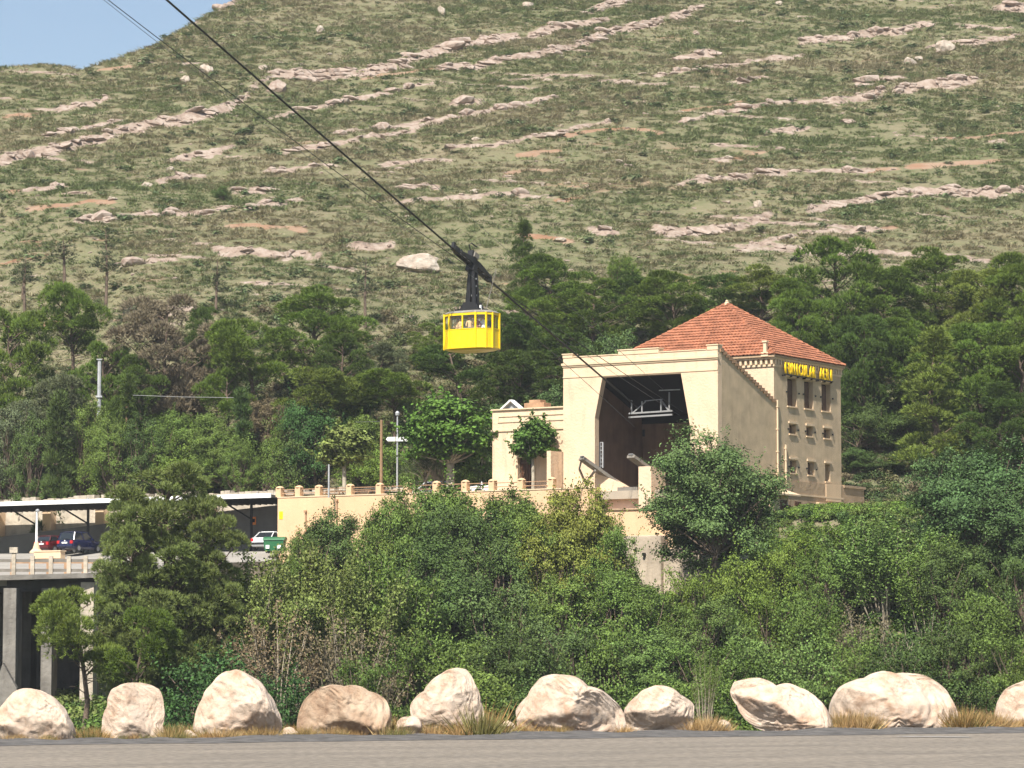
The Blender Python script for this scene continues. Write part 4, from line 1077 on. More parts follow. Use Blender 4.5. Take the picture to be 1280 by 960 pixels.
b = MB(); b.box(q.x - .22, q.x + .22, VR - .05, VR - .01, q.z - .32, q.z + .32, 0); b.box(q.x - .13, q.x + .13, VR - .06, VR - .05, q.z - .12, q.z + .16, 1); o2 = b.build('wall_sign', [M['orange'], M['near_black']]); o2.location = (ORG.x, ORG.y, 0); o2.rotation_euler.z = -AL
tag(o2, 'small orange sign with dark centre on the shaded wall above the white car', 'sign')
# ------------------------------------------------------------------ ropes of the cable car
def rope(name, x0, pix, off, rad, mat, label, v_end=-130.0, v_in=3.0, group=None, n=60, dz=0.0):
    pts = [locx(px, py, x0) for px, py in pix]
    c = np.polyfit([p.y for p in pts], [p.z for p in pts], 2)
    vs = np.linspace(v_in, v_end, n)
    b = MB(); b.tube([l2w(x0 + off, v, float(np.polyval(c, v)) + dz) for v in vs], rad, 6)
    o = b.build(name, M[mat], smooth=True); tag(o, label, 'cable', group)
    return lambda v: float(np.polyval(c, v))
X1 = loc(775, 490, 0).x; X3 = loc(828, 500, 0).x; X4 = loc(806, 468, 0).x
z1 = rope('track_rope', X1, [(207, 0), (400, 167), (572, 319), (608, 345), (720, 447), (775, 490)], .10, .045, 'rope', 'thick black track rope carrying the yellow cabin, lower of its close pair')
rope('track_rope', X1, [(207, 0), (400, 167), (572, 319), (608, 345), (720, 447), (775, 490)], -.10, .045, 'rope', 'thick black track rope carrying the yellow cabin, upper of its close pair', dz=.10)
rope('track_rope', X3, [(136, 0), (283, 112), (430, 224), (561, 316), (741, 438), (828, 500)], .0, .024, 'rope', 'thin dark track rope crossing the hill below the cabin rope')
rope('haul_rope', X3, [(133, -2), (283, 115), (430, 229), (561, 322), (741, 443), (828, 505)], -.25, .014, 'rope_grey', 'faint haul rope hugging the thin rope below the cabin rope')
rope('signal_wire', X4, [(300, 10), (430, 130), (560, 246), (778, 440), (806, 468)], .0, .014, 'rope_grey', 'hair-thin signal wire above the cabin rope, right of it')
rope('haul_rope', X1, [(592, 350), (640, 388), (712, 455), (750, 486)], -.5, .018, 'rope_grey', 'thin sagging haul rope from the cabin carriage down to the station', v_end=locx(592, 350, X1).y)

# ------------------------------------------------------------------ yellow cabin
K = locx(590, 334, X1)
Kw = l2w(X1, K.y, z1(K.y))
CB = empty('cable_car_cabin', (Kw.x, Kw.y, Kw.z - 6.05), -AL, 'bright yellow many-sided cable car cabin hanging from a black carriage', 'cable car')
def walk(widths, scale=1.0, inset=0.0):
    ang = -90; pts = [(-widths[0] / 2, 0.0)]
    x_, y_ = pts[0]
    for k, w in enumerate(widths):
        a = math.radians(30 * k)
        x_ += w * math.cos(a); y_ += w * math.sin(a); pts.append((x_, y_))
    pts = pts[:-1]
    cy_ = sum(p[1] for p in pts) / len(pts)
    return [(p[0], p[1] - cy_) for p in pts]
WID = [2.15, .72, .50, .85, .50, .72, 2.15, .72, .50, .85, .50, .72]
PL = walk(WID)
def sc(pl, k, d=0): return [(p[0] * k, p[1] * k) for p in pl]
z_fl, z_sill, z_top = .30, 1.62, 2.72
inner = sc(PL, .965)
nP = len(PL)
for i in range(nP):
    j = (i + 1) % nP
    b = MB(); q = [PL[i], PL[j], inner[j], inner[i]]
    b.prism(q, 'z', z_fl, z_sill); b.build('wall_panel', M['yellow'], CB)
    # mullion posts at corners and one in the wide faces
    e = Vector((PL[j][0] - PL[i][0], PL[j][1] - PL[i][1], 0)); n_ = Vector((e.y, -e.x, 0)).normalized(); e_n = e.normalized()
    b = MB(); p = Vector((*PL[i], 0)); b.box(p.x - .055, p.x + .055, p.y - .055, p.y + .055, z_fl - .02, z_top); b.build('corner_post', M['yellow'], CB)
    if i in (0, 6):
        m_ = p + e * .5 - n_ * .03; b = MB(); b.beam(m_ + Vector((0, 0, z_sill)), m_ + Vector((0, 0, z_top - .15)), .09, .08, up=tuple(n_)); b.build('mullion', M['yellow'], CB)
    b = MB(); b.prism(q, 'z', z_top - .17, z_top); b.build('head_rail', M['yellow'], CB)
    b = MB(); a0, a1 = p + n_ * .002 + Vector((0, 0, z_sill - .02)), p + e + n_ * .002 + Vector((0, 0, z_sill - .02)); b.beam(a0 + e_n * .06, a1 - e_n * .06, .05, .06); b.build('sill_rail', M['yellow'], CB)
    b = MB(); b.beam(p + e_n * .06 + n_ * .004 + Vector((0, 0, z_fl + .03)), p + e - e_n * .06 + n_ * .004 + Vector((0, 0, z_fl + .03)), .05, .07); b.build('skirt_rail', M['yellow'], CB)
b = MB(); b.prism(sc(PL, .96), 'z', z_fl + .05, z_fl + .13 + .32); b.build('floor', M['cabin_inside'], CB)
b = MB(); top = [(x_, y_, z_top) for x_, y_ in sc(PL, 1.02)] + [(x_, y_, z_top + .16) for x_, y_ in sc(PL, .86)] + [(x_, y_, z_top + .22) for x_, y_ in sc(PL, .5)]
fs = [tuple(range(nP))[::-1], tuple(range(2 * nP, 3 * nP))] + [(r_ * nP + i, r_ * nP + (i + 1) % nP, (r_ + 1) * nP + (i + 1) % nP, (r_ + 1) * nP + i) for r_ in range(2) for i in range(nP)]
b.add(top, fs); b.build('cabin_roof', M['cabin_grey'], CB)
b = MB(); bot = [(x_, y_, z_fl) for x_, y_ in sc(PL, .99)] + [(x_, y_, z_fl - .12) for x_, y_ in sc(PL, .84)] + [(x_, y_, z_fl - .22) for x_, y_ in sc(PL, .45)]
b.add(bot, [(f[::-1]) for f in fs]); b.build('belly', M['yellow'], CB)
def glass_mat():
    m, n, l, bb = new_mat('window_glass')
    t = n.new('ShaderNodeBsdfTransparent'); g_ = n.new('ShaderNodeBsdfGlossy'); g_.inputs['Roughness'].default_value = .05
    mx = n.new('ShaderNodeMixShader'); mx.inputs[0].default_value = .07
    l.new(t.outputs[0], mx.inputs[1]); l.new(g_.outputs[0], mx.inputs[2]); l.new(mx.outputs[0], n['Material Output'].inputs['Surface']); return m
M['glass'] = glass_mat()
for i in range(nP):
    j = (i + 1) % nP
    a_, c_ = Vector(inner[i]), Vector(inner[j]); b = MB(); b.add([(a_.x, a_.y, z_sill), (c_.x, c_.y, z_sill), (c_.x, c_.y, z_top - .17), (a_.x, a_.y, z_top - .17)], [(0, 1, 2, 3)]); b.build('window_pane', M['glass'], CB)
# hanger and carriage
b = MB(); b.box(-1.05, .95, -.55, .55, z_top + .22, z_top + .34); b.build('base_frame', M['dark_steel'], CB)
b = MB(); b.prism([(-.75, z_top + .34), (.75, z_top + .34), (.50, z_top + .80), (-.45, z_top + .80)], 'y', -.40, -.28); b.prism([(-.75, z_top + .34), (.75, z_top + .34), (.50, z_top + .80), (-.45, z_top + .80)], 'y', .28, .40); b.build('gusset', M['dark_steel'], CB)
zk = 6.05
for s_, xa, xb in ((-1, -.42, -.02), (1, .18, .48)):
    b = MB(); b.prism([(xa, z_top + .36), (xb, z_top + .36), (.10 + .12 * s_ + .09, zk - .35), (.10 + .12 * s_ - .13, zk - .35)], 'y', -.26, -.12)
    b.prism([(xa, z_top + .36), (xb, z_top + .36), (.10 + .12 * s_ + .09, zk - .35), (.10 + .12 * s_ - .13, zk - .35)], 'y', .12, .26); b.build('hanger_plate', M['dark_steel'], CB)
for h_ in (.35, .6, .8):
    z_ = z_top + .4 + (zk - z_top - .8) * h_; b = MB(); b.box(-.06, .34, -.1, .1, z_ - .05, z_ + .05); b.build('hanger_brace', M['galv'], CB)
sl_ = (z1(K.y + 1) - z1(K.y - 1)) / 2           # rope slope along local y
R = Matrix.Rotation(math.atan(sl_), 4, 'X')
def carr(name, mat, fn):
    b = MB(); fn(b); b.v = [tuple(R @ Vector(p) + Vector((0, 0, zk))) for p in b.v]; return b.build(name, M[mat], CB)
carr('carriage_beam', 'dark_steel', lambda b: (b.prism([(-2.0, .02), (2.0, .02), (2.0, .16), (.5, .42), (-.5, .42), (-2.0, .16)], 'x', -.34, -.24), b.prism([(-2.0, .02), (2.0, .02), (2.0, .16), (.5, .42), (-.5, .42), (-2.0, .16)], 'x', .24, .34), b.box(-.34, .34, -.22, .22, -.42, .40)))
for i in range(8):
    yy = -1.8 + 3.6 * i / 7
    carr('roller', 'dark_steel', lambda b: b.lathe([(.17, -.2), (.11, -.06), (.11, .06), (.17, .2)], (0, yy, .20), 12, axis='x'))
carr('rope_clamp', 'dark_steel', lambda b: (b.box(-.16, .16, -2.55, -1.95, -.02, .34), b.box(-.1, .1, -2.7, -2.5, .0, .5)))
carr('rope_clamp', 'dark_steel', lambda b: b.box(-.16, .16, 1.95, 2.4, -.1, .3))
carr('counter_arm', 'dark_steel', lambda b: (b.box(-.2, .2, -.55, .15, .5, .95), b.tube([(0, -.5, .9), (0, -.85, 1.2), (0, -.6, 1.45), (0, .1, 1.5)], .05, 6)))
carr('motor_box', 'grey_plate', lambda b: b.box(-.3, .3, -.35, .2, .55, .9))
b = MB(); b.beam((.55, .9, z_top + .3), (.95, 1.6, zk - .1), .045, .045); b.build('guide_rod', M['grey_plate'], CB)
b = MB(); b.beam((.9, -.3, z_top + .2), (.9, -.3, z_top + .55), .12, .12); b.build('roof_lamp', M['white_paint'], CB)

# ------------------------------------------------------------------ people inside the cabin
def make_person(label, pos, rz, shirt, trousers, arm=0.0, height=1.68):
    k = height / 1.70
    me = bpy.data.meshes.new('person'); bm = bmesh.new(); lay = bm.verts.layers.skin.verify()
    def V(p, r, root=False):
        v = bm.verts.new(Vector(p) * k); v[lay].radius = (r * k, r * k * .9); v[lay].use_root = root; return v
    def E(a, c): bm.edges.new((a, c))
    pel = V((0, 0, .92), .135, True); wa = V((0, .0, 1.06), .125); ch = V((0, .01, 1.26), .155); nb = V((0, 0, 1.42), .075); nk = V((0, -.01, 1.47), .055); hd = V((0, -.02, 1.56), .088); ht = V((0, -.01, 1.645), .075)
    for a, c in ((pel, wa), (wa, ch), (ch, nb), (nb, nk), (nk, hd), (hd, ht)): E(a, c)
    ns = V((0, -.10, 1.545), .018); E(hd, ns)
    for s in (-1, 1):
        ear = V((s * .088, .0, 1.56), .016); E(hd, ear)
        sh = V((s * .19, 0, 1.37), .062); el = V((s * .25, -.06, 1.10), .045)
        up = arm if s > 0 else 0
        wr = V((s * .22, -.22 - .05 * up, 1.02 + .42 * up), .03); pm = V((s * .21, -.29 - .04 * up, 1.03 + .47 * up), .034)
        for a, c in ((ch, sh), (sh, el), (el, wr), (wr, pm)): E(a, c)
        for f_ in range(4):
            f1 = V((s * .21 + (f_ - 1.5) * .02, -.345, 1.025 + .49 * up), .0095); f2 = V((s * .21 + (f_ - 1.5) * .021, -.375 + abs(f_ - 1.3) * .008, 1.0 + .49 * up), .008); E(pm, f1); E(f1, f2)
        t1 = V((s * .17, -.30, 1.03 + .47 * up), .010); E(pm, t1)
        hp = V((s * .09, 0, .86), .095); kn = V((s * .10, -.02, .48), .06); an = V((s * .105, .01, .09), .042); ft = V((s * .12, -.13, .04), .038)
        for a, c in ((pel, hp), (hp, kn), (kn, an), (an, ft)): E(a, c)
    bm.to_mesh(me); bm.free()
    o = bpy.data.objects.new('person_tmp', me); COL.objects.link(o)
    o.modifiers.new('skin', 'SKIN').use_smooth_shade = True
    sb2 = o.modifiers.new('sub', 'SUBSURF'); sb2.levels = 1; sb2.render_levels = 1
    bpy.context.view_layer.update()
    dg = bpy.context.evaluated_depsgraph_get()
    m2 = bpy.data.meshes.new_from_object(o.evaluated_get(dg)); bpy.data.objects.remove(o)
    m2.materials.clear()
    for mm in (M['skin'], M[shirt], M[trousers], M['hair']): m2.materials.append(mm)
    for p in m2.polygons:
        c = p.center / k; r_ = math.hypot(c.x, c.y)
        if c.z > 1.46: p.material_index = 3 if (c.z > 1.64 or (c.y > .01 and c.z > 1.52)) else 0
        elif c.z < .94 and abs(c.x) < .2 and c.y > -.2: p.material_index = 2
        elif c.y < -.17: p.material_index = 0
        else: p.material_index = 1
        p.use_smooth = True
    pr = bpy.data.objects.new('person', m2); finish(pr); pr.location = pos; pr.rotation_euler.z = rz
    return tag(pr, label, 'person', 'passengers inside the yellow cabin')
ppl = [(-.78, -.62, 'person in tan top inside the yellow cabin, leftmost at the windows', 'cloth_tan', .0, .3), (-.42, -.85, 'person in pale top behind the left wide cabin window, second from the left', 'cloth_tan', 0, -.4),
       (.38, -.86, 'person in beige shirt with raised arm behind the middle cabin window', 'cloth_tan', 1.0, .5), (.80, -.55, 'person in red-brown top at the edge of the middle cabin window', 'cloth_red', 0, .2),
       (1.20, -.42, 'person in white shirt behind the narrow right cabin window', 'cloth_white', 0, .4), (1.32, .10, 'person in pale blue shirt deeper inside the yellow cabin, on the right', 'cloth_blue', 0, -.2)]
for (a, c, lb, stt, arm, rz) in ppl:
    w = CB.location + LX * a + LY * c
    make_person(lb, (w.x, w.y, CB.location.z + z_fl + .13 + .32), -AL + rz, stt, 'cloth_blue', arm, 1.66 + .1 * ((a * 7) % 1))

# ------------------------------------------------------------------ cars
def make_car(label, name, pos, heading, paint, L=4.1, W=1.72, H=1.48, estate=False, group=None):
    """car with local +x forward; heading = angle of +x"""
    root = empty(name, pos, heading, label, 'car', group)
    hl = L / 2
    # lower body: lofted sections with wheel-arch cut profile
    st = [(-hl, .42, .80, .66), (-hl + .10, .28, .93, .80), (-hl + .5, .24, .98, .86), (-.2, .22, .96, .87), (hl - 1.25, .23, .93, .86), (hl - .45, .25, .84, .82), (hl - .08, .30, .72, .72), (hl, .40, .60, .58)]
    vs = []
    for (x, zb, zt, wh) in st:
        w = wh * W / 2 / .87
        vs += [(x, -w * .93, zb), (x, -w, zb + .18), (x, -w * .985, zt - .18), (x, -w * .90, zt), (x, w * .90, zt), (x, w * .985, zt - .18), (x, w, zb + .18), (x, w * .93, zb)]
    fs = [(0, 1, 2, 3, 4, 5, 6, 7), tuple(range(len(vs) - 8, len(vs)))[::-1]]
    for i in range(len(st) - 1):
        for k in range(8): fs.append((i*8+k, i*8+(k+1) % 8, (i+1)*8+(k+1) % 8, (i+1)*8+k))
    b = MB(); b.add(vs, fs); body = b.build('body', M[paint], root, smooth=False)
    rear = -hl + (.18 if estate else .55); w0, w1 = W / 2 * .89, W / 2 * .74
    fr0, fr1 = hl - 1.25, hl - 1.95
    rt = rear + (.28 if estate else .62)
    g = [(rear, -w0, .95), (fr0, -w0, .91), (fr0, w0, .91), (rear, w0, .95), (rt, -w1, H - .05), (fr1, -w1, H - .04), (fr1, w1, H - .04), (rt, w1, H - .05)]
    b = MB(); b.add(g, [(0, 1, 5, 4), (2, 3, 7, 6), (1, 2, 6, 5), (3, 0, 4, 7)]); b.build('glass', M['car_glass'], root)
    b = MB(); rf = [(rt - .04, -w1, H - .05), (fr1 + .04, -w1, H - .05), (fr1 + .04, w1, H - .05), (rt - .04, w1, H - .05), (rt + .15, -w1 * .8, H + .02), (fr1 - .2, -w1 * .8, H + .03), (fr1 - .2, w1 * .8, H + .03), (rt + .15, w1 * .8, H + .02)]
    b.add(rf, [(0, 1, 5, 4), (1, 2, 6, 5), (2, 3, 7, 6), (3, 0, 4, 7), (4, 5, 6, 7), (3, 2, 1, 0)]); b.build('roof', M[paint], root)
    for s in (-1, 1):
        for (xa, za, xb, zb_) in ((rear, .95, rt, H - .05), (fr0, .91, fr1, H - .04), ((rear + fr0) / 2, .95, (rt + fr1) / 2 - .05, H - .05)):
            b = MB(); b.beam((xa, s * w0 * 1.005, za), (xb, s * w1 * 1.01, zb_), .06, .09); b.build('pillar', M[paint], root)
        b = MB(); b.box(fr0 - .45, fr0 - .25, s * (w0 + .02), s * (w0 + .2), .98, 1.10); b.build('mirror', M[paint], root)
        b = MB(); b.box(-hl - .01, -hl + .12, s * W * .30, s * W * .44, .66, .90); b.build('tail_light', M['lamp_red'], root)
        b = MB(); b.box(hl - .22, hl - .03, s * W * .26, s * W * .40, .60, .74); b.build('headlight', M['chrome'], root)
        for xw in (-hl + .75, hl - .80):
            t = MB(); t.lathe([(.22, -.10), (.30, -.10), (.31, .0), (.30, .10), (.22, .10)], (xw, s * (W / 2 - .10), .31), 18, axis='y'); wh = t.build('wheel', M['rubber'], root)
            t = MB(); t.lathe([(.20, -.105), (.20, .105)], (xw, s * (W / 2 - .10), .31), 12, axis='y'); t.build('rim', M['chrome'], wh)
    b = MB(); b.box(-hl - .05, -hl + .10, -W * .44, W * .44, .40, .58); b.build('rear_bumper', M[paint] if estate else M['dark_steel'], root, bevel=.03)
    b = MB(); b.box(hl - .10, hl + .05, -W * .42, W * .42, .36, .54); b.build('front_bumper', M[paint], root, bevel=.03)
    b = MB(); b.box(-hl - .03, -hl - .008, -.27, .27, .66, .79); b.build('number_plate', M['plate'], root)
    b = MB(); b.lathe([(.07, 0), (.05, -.015), (.0, -.02)], (-hl - .005, 0, .88), 10, axis='x'); b.build('badge', M['chrome'], root)
    b = MB(); b.box(rear - .02, rear + .02, -.3, .3, 1.0, 1.04); b.build('rear_wiper', M['dark_steel'], root)
    return root
def ground_at(px, py, Y): return P(px, py, Y)
hd_ = math.atan2(LY.y, LY.x)
q = P(100, 690.5, 255.5); make_car('dark blue hatchback parked under the canopy beside the dark red car', 'parked_car', (q.x, q.y, q.z), hd_ + .05, 'blue_paint', 4.1, 1.76, 1.62, True)
q = P(71, 692, 256.5); make_car('dark red car parked behind the lamp post under the canopy', 'parked_car', (q.x, q.y, q.z), hd_ + .02, 'red_paint', 4.0, 1.66, 1.40, True)
q = P(341, 688, 249.5); make_car('white car parked by the end of the peach wall beside the green bin', 'parked_car', (q.x, q.y, q.z), hd_ + .1, 'car_white', 4.2, 1.74, 1.45)
q = l2w(loc(540, 600, 5).x, 5, ZT); make_car('white car on the terrace half hidden behind the grey-green olive tree', 'parked_car', (q.x, q.y, ZT), hd_ + 1.3, 'car_white', 4.1, 1.72, 1.5, True)

def make_bike(label, pos, heading, col):
    root = empty('motorcycle', pos, heading, label, 'motorcycle', 'motorcycles parked on the terrace')
    for xw in (-.62, .66):
        t = MB(); t.lathe([(.22, -.05), (.30, -.05), (.31, 0), (.30, .05), (.22, .05)], (xw, 0, .31), 16, axis='y'); wh = t.build('wheel', M['rubber'], root)
        t = MB(); t.lathe([(.06, -.06), (.06, .06)], (xw, 0, .31), 8, axis='y')
        for k in range(5): a = k * 1.257; t.beam((xw, 0, .31), (xw + .24 * math.cos(a), 0, .31 + .24 * math.sin(a)), .03, .03)
        t.build('rim', M['chrome'], wh)
    b = MB(); b.prism([(-.62, .72), (-.2, .42), (.25, .38), (.42, .62), (.30, .86), (-.1, .80)], 'y', -.14, .14); b.build('fairing', M[col], root, bevel=.03)
    b = MB(); b.prism([(-.78, .82), (-.15, .76), (-.05, .86), (-.7, .94)], 'y', -.13, .13); b.build('seat', M['rubber'], root, bevel=.03)
    for s in (-1, 1):
        b = MB(); b.tube([(.66, s * .09, .31), (.42, s * .09, .98)], .03, 6); b.build('fork', M['chrome'], root)
        b = MB(); b.tube([(.45, s * .08, .98), (.36, s * .36, 1.04)], .02, 6); b.build('handlebar', M['dark_steel'], root)
        b = MB(); b.tube([(.40, s * .2, 1.02), (.42, s * .28, 1.2)], .012, 5); b.lathe([(.06, -.01), (.06, .01)], (.42, s * .28, 1.24), 8, axis='x'); b.build('mirror', M['dark_steel'], root)
    b = MB(); b.prism([(.40, .85), (.62, .88), (.52, 1.16)], 'y', -.13, .13); b.build('front_cowl', M[col], root)
    b = MB(); b.tube([(.0, .12, .3), (-.6, .16, .36)], .05, 8); b.build('exhaust', M['chrome'], root)
    b = MB(); b.beam((-.1, -.12, .3), (-.16, -.3, 0.01), .03, .03); b.build('side_stand', M['dark_steel'], root)
    return root
for k, (px_, lb, cl) in enumerate(((594, 'white motorcycle on the terrace nearer the olive tree', 'car_white'), (607, 'white motorcycle on the terrace nearer the low wing wall', 'car_white'))):
    q = l2w(loc(px_, 605, .4).x, .4, ZT); make_bike(lb, (q.x, q.y, ZT), hd_ - 1.2 + .5 * k, cl)

# ------------------------------------------------------------------ poles, signs, bin, tables
def base_z(px, py, Y): return P(px, py, Y)
q0, q1 = P(45.5, 690, 251), P(46.5, 640, 251)
LPm = empty('lamp_post', (q0.x, q0.y, q0.z - .1), 0, 'white lamp post on a peach cone base in front of the dark red car', 'lamp post')
h_ = q1.z - q0.z + .1
b = MB(); b.lathe([(.55, 0), (.55, .12), (.30, .35), (.16, .85), (.10, .9)], (0, 0, 0), 12); b.build('base', M['pale_patch'], LPm)
b = MB(); b.lathe([(.11, .9), (.07, h_)], (0, 0, 0), 10); b.build('pole', M['white_paint'], LPm)
b = MB(); b.lathe([(.08, 0), (.16, .05), (.17, .16), (.05, .24)], (.05, 0, h_), 10); b.build('lantern', M['galv'], LPm)
q = P(60, 693, 246.5)
PB = empty('peach_block', (q.x, q.y, q.z - .35), -AL, 'low peach block at the foot of the lamp post', 'planter')
b = MB(); b.box(-1.2, 1.5, -.3, .3, 0, .55); b.build('block', M['pale_patch'], PB, bevel=.03); b = MB(); b.box(-1.25, 1.55, -.35, .35, .55, .65); b.build('cap', M['trim'], PB)

def pole(name, label, px, y_top, y_bot, Y, r0, r1, mat, cat='pole', gz_=None):
    a, c = P(px, y_bot, Y), P(px, y_top, Y)
    root = empty(name, a, 0, label, cat); H_ = c.z - a.z
    b = MB(); b.lathe([(r0, -.5), (r0, .0), (r1, H_)], (0, 0, 0), 8); b.build('shaft', M[mat], root)
    return root, H_
r_, H_ = pole('steel_mast', 'tall grey steel mast standing in the shrubs at the left', 123.5, 450, 548, 274, .20, .17, 'galv')
b = MB(); b.box(-.24, .24, -.24, .24, H_, H_ + .08); b.build('cap', M['galv'], r_); b = MB(); b.box(-.28, .28, -.28, .28, H_ * .52, H_ * .52 + .15); b.build('collar', M['galv'], r_)
r_, H_ = pole('wooden_pole', 'short wooden pole in the shrubs right of the steel mast', 158, 484, 560, 272, .14, .11, 'wood_pole'); b = MB(); b.box(-.2, .2, -.04, .04, H_ - .25, H_ - .15); b.build('crossbar', M['wood_pole'], r_)
r_, H_ = pole('wooden_pole', 'tall brown wooden pole on the terrace between the plane trees', 476.5, 525, 613, 243, .13, .10, 'wood_pole'); b = MB(); b.beam((-.0, 0, H_ - .1), (-2.0, .1, H_ - .15), .03, .03); b.build('stay_wire', M['rope_grey'], r_)
r_, H_ = pole('metal_post', 'thin pale grey post behind the terrace posts', 411, 582, 614, 242, .07, .07, 'galv'); b = MB(); b.lathe([(.09, 0), (.09, .06), (.0, .1)], (0, 0, H_), 8); b.build('cap', M['galv'], r_)
r_, H_ = pole('street_lamp', 'slim street lamp carrying a white double arrow board', 496.5, 520, 609, 249, .08, .06, 'galv', 'street lamp')
b = MB(); b.lathe([(.06, 0), (.16, .06), (.18, .25), (.10, .36), (.02, .40)], (0, 0, H_), 10); b.build('lantern', M['galv'], r_)
za = P(0, 551, 256).z - P(0, 547, 256).z
zb_ = P(496, 549, 249).z - P(496, 609, 249).z
b = MB(); b.prism([(-.75, zb_ - .17), (-.15, zb_ - .17), (-.15, zb_ + .17), (-.75, zb_ + .17), (-.9, zb_)], 'y', -.13, -.09); b.prism([(-.10, zb_ - .17), (.9, zb_ - .17), (1.05, zb_), (.9, zb_ + .17), (-.10, zb_ + .17)], 'y', -.13, -.09); b.build('arrow_board', M['white_paint'], r_)
a_, c_ = P(166, 494, 270), P(292, 497, 268)
b = MB(); b.tube([a_, a_.lerp(c_, .5) + Vector((0, 0, -.05)), c_], .02, 6); tag(b.build('overhead_line', M['steel']), 'pale horizontal line strung through the shrubs in front of the brown pine', 'cable')

q = P(343.5, 690, 243.2)
BN = empty('waste_container', (q.x, q.y, q.z - .1), -.15, 'green waste container in front of the white car', 'bin')
b = MB(); b.add([(-.68, -.45, .18), (.68, -.45, .18), (.68, .45, .18), (-.68, .45, .18), (-.80, -.52, 1.0), (.80, -.52, 1.0), (.80, .52, 1.0), (-.80, .52, 1.0)], [(0, 3, 2, 1), (0, 1, 5, 4), (1, 2, 6, 5), (2, 3, 7, 6), (3, 0, 4, 7), (4, 5, 6, 7)]); b.build('body', M['bin_green'], BN)
b = MB(); b.prism([(-.58, 1.0), (.58, 1.0), (.50, 1.16), (.1, 1.27), (-.5, 1.12)], 'x', -.86, .86); b.build('lid', M['bin_green'], BN)
for s in (-1, 1):
    b = MB(); b.box(s * .80 - .04, s * .80 + .04, -.2, .2, .80, .92); b.build('handle', M['dark_steel'], BN)
    b = MB(); b.box(s * .45 - .14, s * .45 + .14, -.56, -.50, .35, .62); b.build('sticker', M['white_paint'], BN)
    for t in (-1, 1): b = MB(); b.lathe([(.10, -.04), (.10, .04)], (s * .55, t * .35, .10), 10, axis='y'); b.build('wheel', M['rubber'], BN)
def table(label, px, v):
    q = loc(px, 612, v); w = l2w(q.x, v, ZT)
    root = empty('picnic_table', w, -AL + .1, label, 'table', 'picnic tables on the terrace')
    for k in range(4): b = MB(); b.box(-.8, .8, -.36 + .185 * k, -.20 + .185 * k, .72, .77); b.build('plank', M['wood_pole'], root)
    for s in (-1, 1):
        b = MB(); b.box(-.8, .8, s * .72 - .13, s * .72 + .13, .42, .47); b.build('bench', M['wood_pole'], root)
        for t in (-1, 1): b = MB(); b.beam((t * .6, s * .72, 0), (t * .6, s * .2, .72), .08, .08); b.build('leg', M['wood_pole'], root)
    return root
table('wooden picnic table behind the wall posts above the white car', 362, -.8); table('wooden picnic table at the foot of the light green plane tree', 418, -.2); table('wooden picnic table between the plane tree and the wooden pole', 455, -.6)
